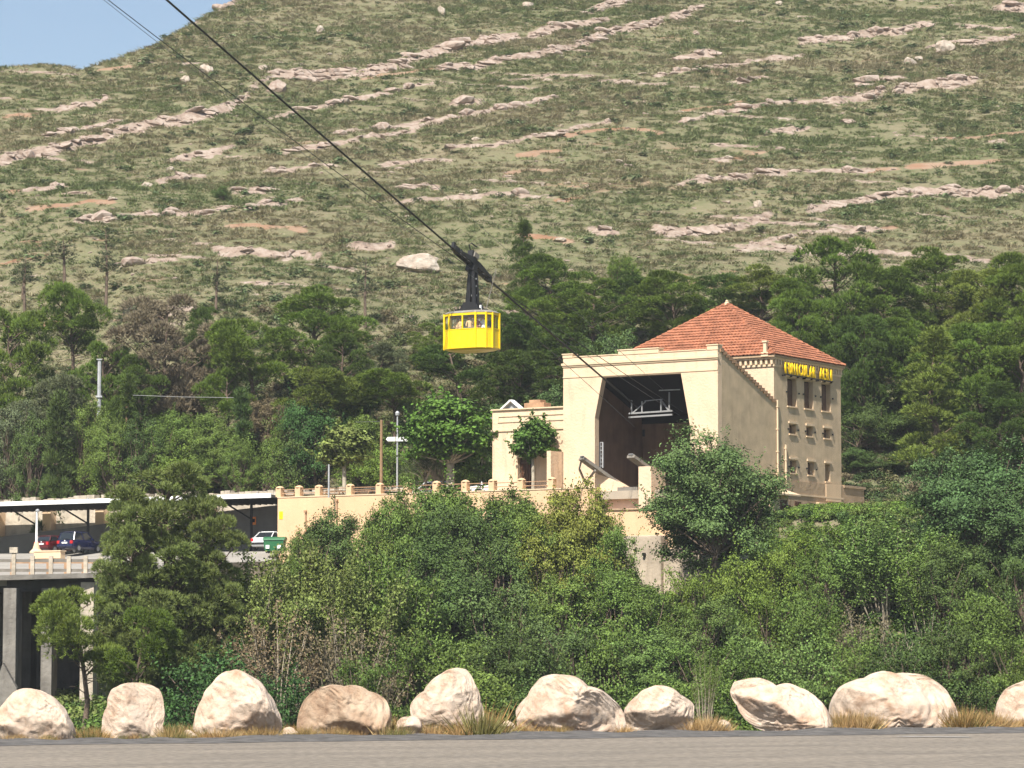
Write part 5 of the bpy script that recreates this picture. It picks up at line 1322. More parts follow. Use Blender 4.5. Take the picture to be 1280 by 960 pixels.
# ------------------------------------------------------------------ roadside boulders from traced outlines, with real depth
def boulder(name, label, out, Y, mat, seed, depth=.8, group='boulders lining the road edge', sink=.12):
    """out: outline in photograph pixels (closed, any order round); becomes a faceted rock of that silhouette"""
    _t, _b = min(p[1] for p in out), max(p[1] for p in out)
    pts = [P(px, py + (9 if py > _t + .70 * (_b - _t) and _b - _t > 30 else 2), Y) for px, py in out]
    zmin = min(p.z for p in pts)
    cx = (min(p.x for p in pts) + max(p.x for p in pts)) / 2; cz = (zmin + max(p.z for p in pts)) / 2
    ang = np.array([math.atan2(p.z - cz, p.x - cx) for p in pts]); rad = np.array([math.hypot(p.z - cz, p.x - cx) for p in pts])
    o_ = np.argsort(ang); ang, rad = ang[o_], rad[o_]
    ang = np.concatenate([ang - 2*np.pi, ang, ang + 2*np.pi]); rad = np.tile(rad, 3)
    bm = bmesh.new(); bmesh.ops.create_icosphere(bm, subdivisions=6 if max(p.x for p in pts) - min(p.x for p in pts) > .8 else 4, radius=1.0)
    W = max(p.x for p in pts) - min(p.x for p in pts)
    co = np.array([v.co[:] for v in bm.verts])
    a = np.arctan2(co[:, 2], co[:, 0]); rr_ = np.interp(a, ang, rad)
    prof = np.hypot(co[:, 0], co[:, 2])
    r = np.random.default_rng(seed)
    # planar facets
    prof2 = np.power(np.clip(prof, 0, 1), .80)
    X = np.cos(a) * rr_ * prof2; Z = np.sin(a) * rr_ * prof2
    D = W * .5 * depth; H2 = (max(p.z for p in pts) - zmin) / 2
    side = np.sign(co[:, 1]); base = D * np.power(np.clip(1 - prof ** 2.6, 0, 1), .5)
    for sgn in (-1, 1):
        for q in range(9):
            n2 = np.array([r.normal(0, .85), r.normal(.25 if q % 2 else -.2, .85)]); h = r.uniform(.66, 1.0)
            yy = D * (h - (n2[0] * X / (W / 2) + n2[1] * Z / H2) * .62)
            base = np.where(side == sgn, np.minimum(base, np.maximum(yy, D * .06 * (1 - prof))), base)
    Yd = side * base
    nz = fbm(co[:, 0] * 2.6 + co[:, 1] * 2.1 + seed, co[:, 2] * 2.6 - co[:, 1] * 2.3, seed, 5)
    n2_ = 1 - 2 * np.abs(fbm(co[:, 0] * 6 + co[:, 1] * 5.1 + seed, co[:, 2] * 7 - co[:, 1] * 5.3, seed + 9, 5))
    n3_ = fbm(co[:, 0] * 15 + co[:, 1] * 13.1 + seed, co[:, 2] * 16 - co[:, 1] * 12.3, seed + 19, 4)
    st_ = np.sin((co[:, 2] * .8 + co[:, 0] * .3 + .25 * nz) * 17 + seed) * .5       # faint bedding
    n2_ = n2_ + .6 * n3_ + .06 * st_
    n2_ = n2_ * np.clip((1 - prof) * 4, .12, 1)                # keep the rim free of pleats
    k = 1 + .045 * nz + .016 * n2_
    for v_, x_, y_, z_, kk, q1, q2 in zip(bm.verts, X, Yd, Z, k, nz, n2_): v_.co = Vector((x_ * kk, y_ * kk - .015 * W * q1 - .016 * W * q2, z_ * kk))
    me = bpy.data.meshes.new(name); bm.to_mesh(me); bm.free(); me.materials.append(M[mat])
    me.polygons.foreach_set('use_smooth', [True] * len(me.polygons))
    o = finish(bpy.data.objects.new(name, me)); o.location = (cx, Y, cz)
    return tag(o, label, 'boulder', group)
def rdY(px):                                  # depth of the boulder row at this column
    p = on_plane(px, np.interp(px, [0, 1280], [927, 911]), ROAD_Z); return p.y + 1.0
BO = [
 ('pale rounded boulder at the left picture edge', [(-6,930),(-8,900),(4,878),(16,864),(38,858),(60,866),(76,878),(88,896),(93,928),(45,933)], 'boulder'),
 ('blocky squarish white boulder, second in the roadside row from the bridge', [(130,924),(128,905),(135,880),(140,860),(150,854),(180,853),(198,860),(204,880),(203,905),(205,926),(165,930)], 'boulder'),
 ('tall dome-shaped boulder in front of the dark ivy bush', [(244,920),(243,895),(252,872),(264,852),(282,838),(296,836),(318,846),(336,864),(347,885),(350,916),(300,925)], 'boulder'),
 ('brown weathered squat boulder between the dome and the pointed boulder', [(375,917),(374,890),(384,870),(400,858),(430,856),(462,862),(482,874),(490,892),(484,916),(430,921)], 'boulder_brown'),
 ('pointed boulder leaning over dry grass', [(520,905),(513,880),(530,862),(552,840),(568,833),(582,835),(594,852),(602,875),(603,900),(590,914),(555,916)], 'boulder'),
 ('broad wedge-shaped boulder sloping down to the right', [(650,908),(646,885),(660,868),(676,846),(690,841),(708,842),(735,856),(765,872),(780,892),(783,911),(720,914)], 'boulder'),
 ('small cracked boulder touching the wedge-shaped one', [(783,908),(780,888),(796,868),(812,857),(828,855),(850,866),(868,880),(862,902),(830,911)], 'boulder'),
 ('low pale boulder tapering to a sunken left base', [(922,880),(912,862),(916,850),(930,847),(970,855),(1000,858),(1022,872),(1036,890),(1042,905),(1005,910),(960,905)], 'boulder'),
 ('widest boulder of the row, with dry grass over its left foot', [(1040,905),(1038,878),(1048,858),(1080,846),(1120,839),(1140,840),(1165,848),(1185,865),(1196,890),(1190,908),(1120,914)], 'boulder'),
 ('white boulder at the right picture edge', [(1247,912),(1245,885),(1254,864),(1274,852),(1300,846),(1325,860),(1335,890),(1330,915),(1290,920)], 'boulder'),
 ('small white stone between the brown and the pointed boulder', [(497,914),(498,898),(510,894),(524,897),(528,908),(522,916)], 'boulder'),
 ('flat pale stone in front of the dome boulder, right side', [(344,919),(352,913),(370,912),(378,917),(360,921)], 'boulder'),
 ('flat pale stone left of the dome boulder', [(220,921),(228,915),(242,914),(248,920),(232,923)], 'boulder'),
 ('flat white stone beside the right edge boulder', [(1208,916),(1214,911),(1232,911),(1238,917),(1222,919)], 'boulder'),
 ('small pale stone beside the low tapering boulder', [(893,911),(897,902),(908,899),(914,906),(910,912)], 'boulder'),
 ('small white stone left of the wedge-shaped boulder', [(624,911),(628,902),(638,900),(644,907),(638,912)], 'boulder'),
]
for i, (lb, out, mt) in enumerate(BO):
    cxp = sum(p[0] for p in out) / len(out)
    boulder('boulder', lb, out, rdY(cxp) + (0 if i < 10 else -.5), mt, 40 + i)

# single boulders on the mountainside
HB = [(552,11,13,17,'round white boulder near the top edge of the picture'), (258,83,22,20,'pale pointed boulder on the upper slope, right of its twin'), (232,97,16,14,'squat pale boulder on the upper slope, left of its twin'),
      (345,104,26,24,'cracked brownish boulder at the left end of the upper ledge'), (520,324,60,30,'large pale slab boulder on the slope just above the cabin'), (595,172,14,8,'small white boulder in the middle of the slope above the cabin'),
      (775,200,16,8,'flat whitish boulder on the slope above the station'), (948,252,16,14,'grey boulder standing alone above the pines right of the station'), (1180,52,26,28,'tall pale outcrop block on the upper right slope'), (1138,75,16,14,'pale block left of the tall outcrop on the upper right slope'),
      (592,238,18,9,'low pale boulder left of the station roof line, mid slope'), (678,229,8,9,'tiny upright white stone in mid slope'), (400,35,18,14,'pale boulder on the upper slope near the thin wire'), (330,82,18,12,'white block above the upper ledge, near the cabin rope'),
      (212,210,14,8,'pale flat stone on the left slope below the long ledge'), (183,229,20,10,'dark-cracked boulder on the left slope'), (140,247,14,6,'pale flat stone on the lower left slope'), (870,40,12,8,'small white boulder right of the top ledge'),
      (974,2,14,10,'white stone at the top edge of the picture, right of centre'), (660,4,26,10,'broad white rock at the top edge of the picture'), (910,196,12,6,'small flat white stone on the right slope'), (412,66,10,6,'tiny white stone on the upper slope'), (1060,150,30,10,'overhanging reddish rock at the left end of the right ledge'),
      (700,298,22,9,'flat grey rock between the two lone hill pines'), (1148,72,12,10,'small pale stone beside the upper right outcrop')]
def hill_point(px, py):
    d = P(px, py, 1.0); lo_, hi_ = 262.0, 470.0
    ts = np.linspace(lo_, hi_, 1500)
    z_, _, _ = grid_z(d.x * ts, ts)
    k = np.argmax(z_ >= d.z * ts - 1e-6)
    t = ts[k] if (z_ >= d.z * ts).any() else hi_
    return Vector((d.x * t, t, float(z_[k])))
for i, (px, py, w, h, lb) in enumerate(HB):
    q = hill_point(px, py + h * .45); s = q.y / F_PX
    me = stone_mesh(60 + i, M['hill_rock'] if i in (3, 17, 22) else M['hill_boulder'], 4, 17)
    o = finish(bpy.data.objects.new('hill_boulder', me)); o.location = (q.x, q.y, q.z + h * s * .18); o.scale = (w * s * .48, w * s * .42, h * s * .78); o.rotation_euler.z = (i * 1.3) % .8 - .4
    tag(o, lb, 'boulder', 'boulders on the mountainside')
# ------------------------------------------------------------------ plant prototypes (meshes shared by the copies)
def limb(mb, p, q, r0, r1, sag=.12, n=5, r=random):
    p, q = Vector(p), Vector(q); L = (q - p).length
    pts = []
    for i in range(n + 1):
        t = i / n; c = p.lerp(q, t); c.z += sag * L * math.sin(math.pi * t) * (.6)
        if 0 < i < n: c += Vector((r.uniform(-1, 1), r.uniform(-1, 1), r.uniform(-1, 1))) * L * .045
        pts.append(c)
    mb.tube(pts, [r0 + (r1 - r0) * i / n for i in range(n + 1)], 5, cap=False)
class Proto: pass
def make_proto(kind, crown_V, crown_F, wood, leafmat, woodmat, H, W):
    p = Proto(); p.kind = kind
    p.crown = np_mesh(kind + '_crown', crown_V, crown_F, leafmat)
    m_ = bpy.data.meshes.new(kind + '_trunk'); m_.from_pydata(wood.v, [], wood.f); m_.materials.append(woodmat)
    m_.polygons.foreach_set('use_smooth', [True] * len(m_.polygons)); p.trunk = m_
    q = np.percentile(crown_V, [1, 99], axis=0); p.W = float(((q[1] - q[0])[:2]).mean()); p.H = float(np.percentile(crown_V[:, 2], 99.6))
    return p
def cat_(parts):
    off = 0; Vs, Fs = [], []
    for V, Fq in parts: Vs.append(V); Fs.append(Fq + off); off += len(V)
    return np.concatenate(Vs), np.concatenate(Fs)
def needle_clump(cen, rad, n, r, L=.28, W=.052, per=6):
    d = unit(n, r); k = (d[:, 2] < 0) & (r.random(n) < .72); d[k, 2] *= -1
    C = np.asarray(cen) + d * np.asarray(rad) * (.62 + .38 * r.random((n, 1)) ** .7)
    C = np.repeat(C, per, 0); D = np.repeat(d, per, 0) * .85 + unit(n * per, r) * .65 + np.array([0, 0, .45])
    return blades(C, D, L * r.uniform(.7, 1.25, n * per), W, r)
def pine(kind, seed, H, W, crown_from, n_cl, shape, dens=70, lean=0.0, clr=(.85, 1.4), bare_limbs=4):
    r = np.random.default_rng(seed); rd = random.Random(seed)
    wood = MB()
    tp = []; rb = H * .020 + .04
    for i in range(7):
        t = i / 6; tp.append(Vector((lean * H * t * t + rd.uniform(-.03, .03) * H * t * (1 - t) * 3, rd.uniform(-.03, .03) * H * t, H * .90 * t)))
    wood.tube(tp, [rb * (1 - .75 * i / 6) for i in range(7)], 7, cap=False)
    def trunk_at(z):
        t = max(0, min(1, z / (H * .9))) * 6; i = min(5, int(t)); return tp[i].lerp(tp[i + 1], t - i)
    parts = []
    for k in range(n_cl):
        t = (k + rd.random()) / n_cl
        z = H * (crown_from + (1 - crown_from) * t)
        tt = (z / H - crown_from) / (1 - crown_from)
        if shape == 'dome': rr = math.sqrt(max(.02, 1 - (max(0, tt - .25) / .78) ** 2)) * (1 if tt > .25 else .62 + 1.5 * tt)
        elif shape == 'cone': rr = .12 + .95 * (1 - tt) ** .8
        else: rr = math.sqrt(max(.02, 1 - ((tt - .5) / .56) ** 2))
        a = rd.random() * 6.283; cr0 = (clr[0] + clr[1]) / 2; q = max(.1, rr * W / 2 - cr0 * .7) * math.sqrt(rd.uniform(.10, 1))
        c0 = trunk_at(min(z, H * .9)); c = Vector((c0.x + q * math.cos(a), c0.y + q * math.sin(a), min(z, H - .4) + rd.uniform(-.3, .3)))
        cr = rd.uniform(*clr) * (1.0 - .2 * tt)
        parts.append(needle_clump(c, (cr, cr, cr * .72), int(dens * cr * cr), r))
        limb(wood, trunk_at(max(H * crown_from * .75, z - q * .55 - .3)), c, rb * .22, .02, .05, 4, rd)
    for k in range(bare_limbs):
        z = H * crown_from * rd.uniform(.5, 1.0); a = rd.random() * 6.28; q = W * rd.uniform(.12, .3); p0 = trunk_at(z)
        limb(wood, p0, p0 + Vector((q * math.cos(a), q * math.sin(a), q * rd.uniform(-.1, .4))), rb * .16, .012, .1, 4, rd)
    V, Fq = cat_(parts)
    return make_proto(kind, V, Fq, wood, M['needle'], M['bark'], H, W)
def broad(kind, seed, H, W, crown_from, n_cl, L, Wl, per, woodmat='bark', clr=(.16, .26), trunk_r=None, stems=1, mat='leaf', flat=1.0, jit=.7, lobe=(.35, .78, .20, .34)):
    L *= .78; Wl *= .78; per *= 1.6
    r = np.random.default_rng(seed); rd = random.Random(seed); wood = MB(); parts = []
    cz = H * (crown_from + 1) / 2; rz = H * (1 - crown_from) / 2
    tr = trunk_r or H * .018 + .03
    fork = H * max(crown_from, .16) * .95
    bases = []
    for s in range(stems):
        a = rd.random() * 6.28; b0 = Vector((.12 * W * math.cos(a), .12 * W * math.sin(a), 0)) * (0 if stems == 1 else 1)
        tpz = Vector((b0.x * 1.6, b0.y * 1.6, fork)); wood.tube([b0 - Vector((0, 0, .4)), b0.lerp(tpz, .5) + Vector((rd.uniform(-.05, .05), 0, 0)), tpz], [tr * 1.15, tr, tr * .85], 7, cap=False); bases.append(tpz)
    # irregular crown: big lobes, each carrying leaf sprays of uneven size, plus stray sprigs
    nl = 13 if H < 9 else 20; lob = []
    for k in range(nl):
        d = Vector((rd.gauss(0, 1), rd.gauss(0, 1), rd.gauss(.1, .9))).normalized()
        q = rd.uniform(lobe[0], lobe[1]) if k else 0
        zz = (-.85 + 1.75 * (k + rd.random()) / nl) if k else 0          # lobes spread over the full height
        wr = math.sqrt(max(.12, 1 - zz * zz)) / max(.2, math.hypot(d.x, d.y))
        lob.append((Vector((d.x * wr * q * W / 2, d.y * wr * q * W / 2, cz + zz * rz * .72)), rd.uniform(lobe[2], lobe[3]) * W * (1 if k else 1.2)))
    for k in range(n_cl):
        c0, lr = lob[k % nl]
        d = Vector((rd.gauss(0, 1), rd.gauss(0, 1), rd.gauss(.15, 1))).normalized()
        c = c0 + Vector((d.x, d.y, d.z * .85 * flat)) * lr * rd.uniform(.45, 1.05)
        if c.z < H * crown_from * .8 + .15: c.z = H * crown_from * .8 + .15 + rd.uniform(0, .4)
        cr = rd.uniform(*clr) * W * .80
        n = int(per * (cr / (.2 * W)) ** 1.6)
        dd = unit(n, r); C = np.array(c) + dd * np.abs(r.normal(.55, .32, (n, 1))) * np.array([cr, cr, cr * .72])
        Nn = dd * .55 + np.array(d) * .5 + unit(n, r) * jit + np.array([0, 0, .35])
        parts.append(leaf_quads(C, Nn, L * r.uniform(.55, 1.3, n), Wl * r.uniform(.6, 1.25, n), r))
        limb(wood, rd.choice(bases), c, tr * .45, .012, .08, 4, rd)
        if k % 2 == 0:
            sp = rd.uniform(.25, .7) * W / 6; n = 16; t = r.random(n)[:, None]
            dv = (np.array(d) * .8 + np.array([0, 0, .6])); dv /= np.linalg.norm(dv)
            C = np.array(c) + np.array(d) * cr * .8 + dv * t * sp * 1.6 + r.normal(size=(n, 3)) * .07
            parts.append(leaf_quads(C, unit(n, r) + np.array([0, 0, .4]), L * r.uniform(.55, 1.1, n), Wl, r))
    V, Fq = cat_(parts)
    return make_proto(kind, V, Fq, wood, M[mat], M[woodmat], H, W)
def stemmy(kind, seed, H, W, n_st, per, L, Wl, woodmat='pale_bark', leaf_from=.3, droop=.0):
    """many slender upright stems fanning from the ground, leafy above"""
    r = np.random.default_rng(seed); rd = random.Random(seed); wood = MB(); parts = []
    for s in range(n_st):
        a = rd.random() * 6.28; sp = rd.uniform(.05, 1) ** .6 * W / 2; h = H * rd.uniform(.62, 1.0) * (1 - .25 * (2 * sp / W) ** 2)
        b0 = Vector((.3 * sp * math.cos(a), .3 * sp * math.sin(a), -.2)); tp_ = Vector((sp * math.cos(a), sp * math.sin(a), h))
        pts = [b0 + (tp_ - b0) * t + Vector((rd.uniform(-.1, .1), rd.uniform(-.1, .1), .12 * h * math.sin(math.pi * t))) * (1 if 0 < t < 1 else 0) for t in (0, .25, .5, .75, 1)]
        wood.tube(pts, [.045, .036, .026, .016, .006], 4, cap=False)
        n = per; t = leaf_from + (1 - leaf_from) * r.random(n) ** .8
        P0 = np.array([p[:] for p in pts]); ti = np.clip((t * 4).astype(int), 0, 3); fr = (t * 4 - ti)[:, None]
        C = P0[ti] * (1 - fr) + P0[ti + 1] * fr; C = C + r.normal(size=(n, 3)) * np.array([.26, .26, .20]) * (1.25 - t[:, None] * .6)
        for k in range(3):
            i = int(r.integers(1, 4)); q = Vector(C[int(r.integers(0, n))]); wood.tube([pts[i], q], [.014, .004], 3, cap=False)
        parts.append(leaf_quads(C, unit(n, r) * .8 + np.array([0, 0, .4]), L * r.uniform(.6, 1.3, n), Wl * r.uniform(.7, 1.2, n), r))
    V, Fq = cat_(parts)
    return make_proto(kind, V, Fq, wood, M['leaf'], M[woodmat], H, W)
def feathery(kind, seed, H, W, n_st, per):
    r = np.random.default_rng(seed); rd = random.Random(seed); wood = MB(); parts = []
    for s in range(n_st):
        a = rd.random() * 6.28; sp = math.sqrt(rd.random()) * W / 2; h = H * rd.uniform(.6, 1.0) * (1 - .2 * (2 * sp / W) ** 2)
        b0 = Vector((.75 * sp * math.cos(a), .75 * sp * math.sin(a), -.1)); tp_ = Vector((sp * math.cos(a), sp * math.sin(a), h))
        wood.tube([b0, b0.lerp(tp_, .5), tp_], [.03, .02, .005], 3, cap=False)
        n = per; t = .15 + .85 * r.random(n)
        C = np.array(b0)[None] * (1 - t[:, None]) + np.array(tp_)[None] * t[:, None] + r.normal(size=(n, 3)) * .12
        D = unit(n, r) * .55 + np.array([0, 0, 1.0])
        parts.append(blades(C, D, .27 * r.uniform(.6, 1.3, n), .036, r))
    V, Fq = cat_(parts)
    return make_proto(kind, V, Fq, wood, M['needle'], M['pale_bark'], H, W)
def thin_tree(kind, seed, H):
    r = np.random.default_rng(seed); rd = random.Random(seed); wood = MB(); parts = []
    wood.tube([(0, 0, -.3), (.05, 0, H * .5), (rd.uniform(-.2, .2), 0, H)], [.10, .07, .02], 5, cap=False)
    for k in range(16):
        z = H * rd.uniform(.42, .98); a = rd.random() * 6.28; q = rd.uniform(.3, 1.25) * (1.25 - z / H)
        c = Vector((q * math.cos(a), q * math.sin(a), z + .1)); limb(wood, (0, 0, z - .15), c, .03, .008, .05, 3, rd)
        parts.append(needle_clump(c, (.42, .42, .25), 14, r, .26, .05, 4))
    V, Fq = cat_(parts)
    return make_proto(kind, V, Fq, wood, M['needle'], M['bark'], H, 2.4)

PR = {}
PR['pineA'] = pine('pine', 1, 9, 7.6, .22, 36, 'dome', 240, .04, clr=(.75, 1.35))
PR['pineB'] = pine('pine', 2, 9, 6.6, .55, 20, 'ball', 240, -.10, clr=(.7, 1.25), bare_limbs=9)
PR['pineC'] = pine('pine', 3, 8.4, 7.8, .06, 44, 'ball', 230, .02, clr=(.75, 1.4))
PR['pineD'] = pine('pine', 4, 11, 5.5, .08, 46, 'cone', 240, .0, clr=(.5, 1.0))
PR['pineE'] = pine('pine', 5, 10, 7.8, .32, 34, 'dome', 240, -.04, clr=(.75, 1.3), bare_limbs=8)
PR['pineF'] = pine('pine', 6, 16, 8.8, .16, 96, 'ball', 250, .0, clr=(.65, 1.25), bare_limbs=6)
PR['bushA'] = broad('shrub', 11, 4.5, 5.0, .02, 78, .22, .14, 150, stems=4, clr=(.10, .24))
PR['bushB'] = broad('shrub', 12, 4.2, 6.0, .02, 96, .20, .13, 150, stems=5, clr=(.08, .20))
PR['bushC'] = broad('shrub', 13, 5.0, 4.6, .02, 84, .17, .10, 190, stems=4, jit=.9, clr=(.10, .22))
PR['bushD'] = broad('shrub', 14, 6.5, 6.5, .03, 150, .22, .15, 280, stems=4, clr=(.09, .20))
PR['bushE'] = broad('shrub', 19, 5.0, 5.6, .02, 90, .19, .12, 170, stems=4, clr=(.07, .25), jit=.85)
PR['oval'] = broad('tree', 15, 9.0, 7.6, .02, 230, .21, .14, 520, stems=3, clr=(.09, .19), jit=.65, lobe=(.3, .70, .22, .32))
PR['tallA'] = broad('shrub', 51, 10.5, 6.2, .04, 220, .22, .15, 260, stems=4, clr=(.08, .19), lobe=(.3, .75, .20, .30))
PR['tallB'] = broad('shrub', 52, 9.5, 5.6, .04, 210, .20, .13, 290, stems=5, clr=(.08, .20), lobe=(.35, .8, .19, .30), jit=.85)
PR['plane'] = broad('plane_tree', 16, 6.6, 6.0, .40, 84, .34, .28, 260, 'plane_bark', clr=(.12, .22), trunk_r=.26, flat=.85, lobe=(.15, .55, .28, .34))
PR['plane2'] = broad('plane_tree', 17, 5.4, 3.6, .52, 56, .32, .26, 170, 'plane_bark', clr=(.15, .26), trunk_r=.13, lobe=(.15, .45, .28, .36))
PR['olive'] = broad('olive_tree', 18, 4.6, 4.8, .36, 60, .15, .055, 330, 'pale_bark', clr=(.12, .22), stems=3, jit=1.0)
PR['stemA'] = stemmy('stem_shrub', 21, 7.5, 5.2, 30, 600, .15, .10, leaf_from=.22)
PR['stemB'] = stemmy('stem_shrub', 22, 7.0, 6.0, 34, 540, .15, .10, leaf_from=.30)
PR['stemC'] = stemmy('stem_shrub', 23, 6.0, 5.0, 28, 130, .14, .09, leaf_from=.45)
PR['feather'] = feathery('feathery_shrub', 24, 6.5, 5.5, 150, 290)
PR['thinA'] = thin_tree('thin_pine', 25, 6.0); PR['thinB'] = thin_tree('thin_pine', 26, 5.0)
PR['cypress'] = pine('cypress', 27, 6.0, 2.2, .04, 40, 'cone', 260, 0, clr=(.35, .6), bare_limbs=0)

NAMES = {'pine': 'pine_tree', 'shrub': 'shrub', 'tree': 'broadleaf_tree', 'plane_tree': 'plane_tree', 'olive_tree': 'olive_tree', 'stem_shrub': 'poplar_scrub', 'feathery_shrub': 'feathery_shrub', 'thin_pine': 'thin_pine', 'cypress': 'cypress'}
CATS = {'pine': 'pine tree', 'shrub': 'shrub', 'tree': 'tree', 'plane_tree': 'tree', 'olive_tree': 'tree', 'stem_shrub': 'shrub', 'feathery_shrub': 'shrub', 'thin_pine': 'pine tree', 'cypress': 'cypress'}
prng = random.Random(77)
GR = {'pine': (.108, .165, .030), 'pine_l': (.150, .200, .042), 'pine_f': (.165, .205, .062), 'pine_d': (.072, .115, .026), 'dead': (.215, .190, .125), 'green': (.120, .180, .042), 'dark': (.078, .122, .036), 'grey': (.098, .155, .052),
      'yellow': (.200, .225, .048), 'bright': (.132, .198, .038), 'olive': (.130, .155, .080), 'blue': (.078, .132, .046), 'poplar': (.162, .205, .058), 'feather': (.125, .190, .052), 'burnt': (.085, .100, .055), 'brown': (.190, .155, .090), 'ivy': (.052, .108, .032)}
def plant(proto, px, ytop, wpx, Y, tint, label, group=None, zg=None, rot=None, ybase=None, name=None):
    p = PR[proto]
    x_ = P(px, 600, Y).x
    g = zg if zg is not None else (P(px, ybase, Y).z if ybase is not None else gz(x_, Y) - .1)
    H_ = max(1.0, P(px, ytop, Y).z - g)
    if proto.startswith('bush') and H_ / (wpx * Y / F_PX) > 1.4 * p.H / p.W:     # slender growth gets a slender form, not a stretched one
        p = PR[('tallA', 'tallB')[int(px) % 2]]
    sx = wpx * Y / F_PX / p.W; sz = H_ / p.H
    root = empty(name or NAMES[p.kind], (x_, Y, g), prng.random() * 6.28 if rot is None else rot, label, CATS[p.kind], group)
    t = bpy.data.objects.new('trunk', p.trunk); c = bpy.data.objects.new('crown', p.crown)
    for o in (t, c): finish(o, root)
    root.scale = (sx, sx, sz)
    col = GR[tint] if isinstance(tint, str) else tint
    k = prng.uniform(.9, 1.12)
    c.color = (col[0] * k * prng.uniform(.94, 1.06), col[1] * k, col[2] * k, 1)
    return root
# ------------------------------------------------------------------ planting
ORD = 'first second third fourth fifth sixth seventh eighth ninth tenth eleventh twelfth thirteenth fourteenth fifteenth sixteenth seventeenth eighteenth nineteenth twentieth'.split()
def rank(rows_, k): return sorted(range(len(rows_)), key=lambda i: rows_[i][0]).index(k)
G1 = 'pines of the wood behind the station'; G2 = 'pines on the slope above the car park'; G3 = 'shrubs on the river bank'; G4 = 'shrubs behind the parking canopy'; G5 = 'scattered thin pines on the mountainside'
# wood behind the station, back row then front row
plant('pineA', 690, 320, 105, 290, 'pine', 'pine rising highest behind the cable ropes, left end of the wood behind the station', G1)
plant('pineC', 742, 352, 105, 285, 'pine', 'broad pine directly above the left part of the station facade', G1)
plant('pineE', 792, 340, 90, 292, 'pine_d', 'darker pine above the middle of the station facade', G1)
plant('pineA', 845, 338, 105, 288, 'pine', 'pine left of the roof peak in the wood behind the station', G1)
plant('pineC', 905, 345, 95, 290, 'pine_d', 'dark pine straight behind the roof peak', G1)
plant('pineE', 955, 333, 105, 288, 'pine_l', 'light-tipped pine just right of the roof peak', G1)
plant('pineC', 1045, 298, 120, 284, 'pine', 'tallest pine of the wood, above the right eave of the roof', G1)
plant('pineA', 1000, 350, 90, 276, 'pine', 'pine between the roof peak and the tallest pine', G1)
plant('pineA', 1105, 335, 100, 282, 'pine', 'pine right of the tallest pine, set lower', G1)
plant('pineE', 1170, 310, 120, 286, 'pine', 'second tallest pine of the wood, towards the right edge', G1)
plant('pineC', 1230, 338, 110, 282, 'pine_l', 'light green pine between the second tallest pine and the right edge', G1)
plant('pineA', 1285, 318, 110, 280, 'pine', 'pine cut by the right picture edge', G1)
plant('pineC', 1080, 395, 90, 266, 'pine_d', 'shaded pine beside the upper right corner of the tower', G1)
plant('pineA', 1135, 400, 110, 268, 'pine', 'mid-height pine in the wood right of the tower', G1)
plant('pineD', 1168, 410, 95, 258, 'pine_l', 'young light green pine standing in front of the dark wood', G1)
plant('pineC', 1225, 405, 120, 264, 'pine', 'bushy pine at mid height near the right edge, behind the blue-green tree', G1)
plant('pineE', 1280, 400, 110, 262, 'pine', 'lower pine cut by the right picture edge', G1)
plant('pineA', 1250, 480, 100, 256, 'pine_d', 'low dark pine above the blue-green tree', G1)
plant('pineC', 660, 372, 95, 282, 'pine', 'pine right behind the cable ropes beside the cabin', G1)
plant('pineB', 620, 392, 85, 276, 'pine_d', 'thin-crowned pine with dark trunk right of the cabin', G1)
plant('pineE', 700, 408, 100, 270, 'pine_d', 'low dark pine touching the upper left corner of the facade', G1)
plant('pineC', 650, 440, 110, 268, 'pine_d', 'low spreading pine above the small wing', G1)
plant('pineB', 575, 428, 92, 270, 'pine_d', 'dark-trunked pine directly below the cabin', G1)
plant('pineC', 545, 405, 70, 284, 'pine_l', 'small light pine left below the cabin', G1)
for k, (px, yt, w, Y) in enumerate(((1085, 505, 70, 262), (1120, 520, 80, 264), (1150, 560, 60, 262), (1075, 560, 50, 258), (1105, 590, 60, 258))):
    plant('bushD', px, yt, w, Y, 'dark', 'dark shrub in the shaded wood right of the tower, ' + ('second', 'fourth', 'fifth', 'first', 'third')[k] + ' from the tower', 'understory shrubs in the wood')  # dark tint carries the deep shade between the trunks
for k, (px, yt, w, Y) in enumerate(((735, 420, 70, 274), (780, 410, 70, 276), (690, 480, 70, 262), (640, 500, 60, 262))):
    plant('bushA', px, yt, w, Y, 'grey', 'grey-green shrub under the pines behind the facade, ' + ('third', 'fourth', 'second', 'first')[k] + ' from the left', 'understory shrubs behind the facade')
plant('pineD', 655, 276, 42, 306, 'pine_d', 'lone dark pine on the open slope above the wood', G5)
plant('bushA', 780, 318, 45, 302, 'pine', 'round green bush at the upper edge of the wood behind the station', G5)
plant('bushA', 276, 232, 24, hill_point(276, 251).y, 'dark', 'lone round dark bush on the left slope', G5, ybase=251)
for (pr, px, yt, yb, w, Y, lb) in (('thinA', 28, 318, 390, 36, 300, 'thin dark pine at the far left of the lower slope'), ('thinB', 78, 302, 352, 40, 308, 'small pine with a fuller crown on the left slope'), ('thinA', 130, 286, 388, 44, 300, 'tallest thin pine on the left slope'),
                                   ('thinB', 268, 330, 392, 34, 298, 'thin bare pine above the brown pine'), ('thinA', 456, 320, 412, 42, 296, 'slim grey pine left of the cabin'), ('thinB', 25, 330, 372, 30, 304, 'tiny sparse pine at the left picture edge')):
    plant(pr, px, yt, w, Y, 'burnt', lb, G5, ybase=yb)
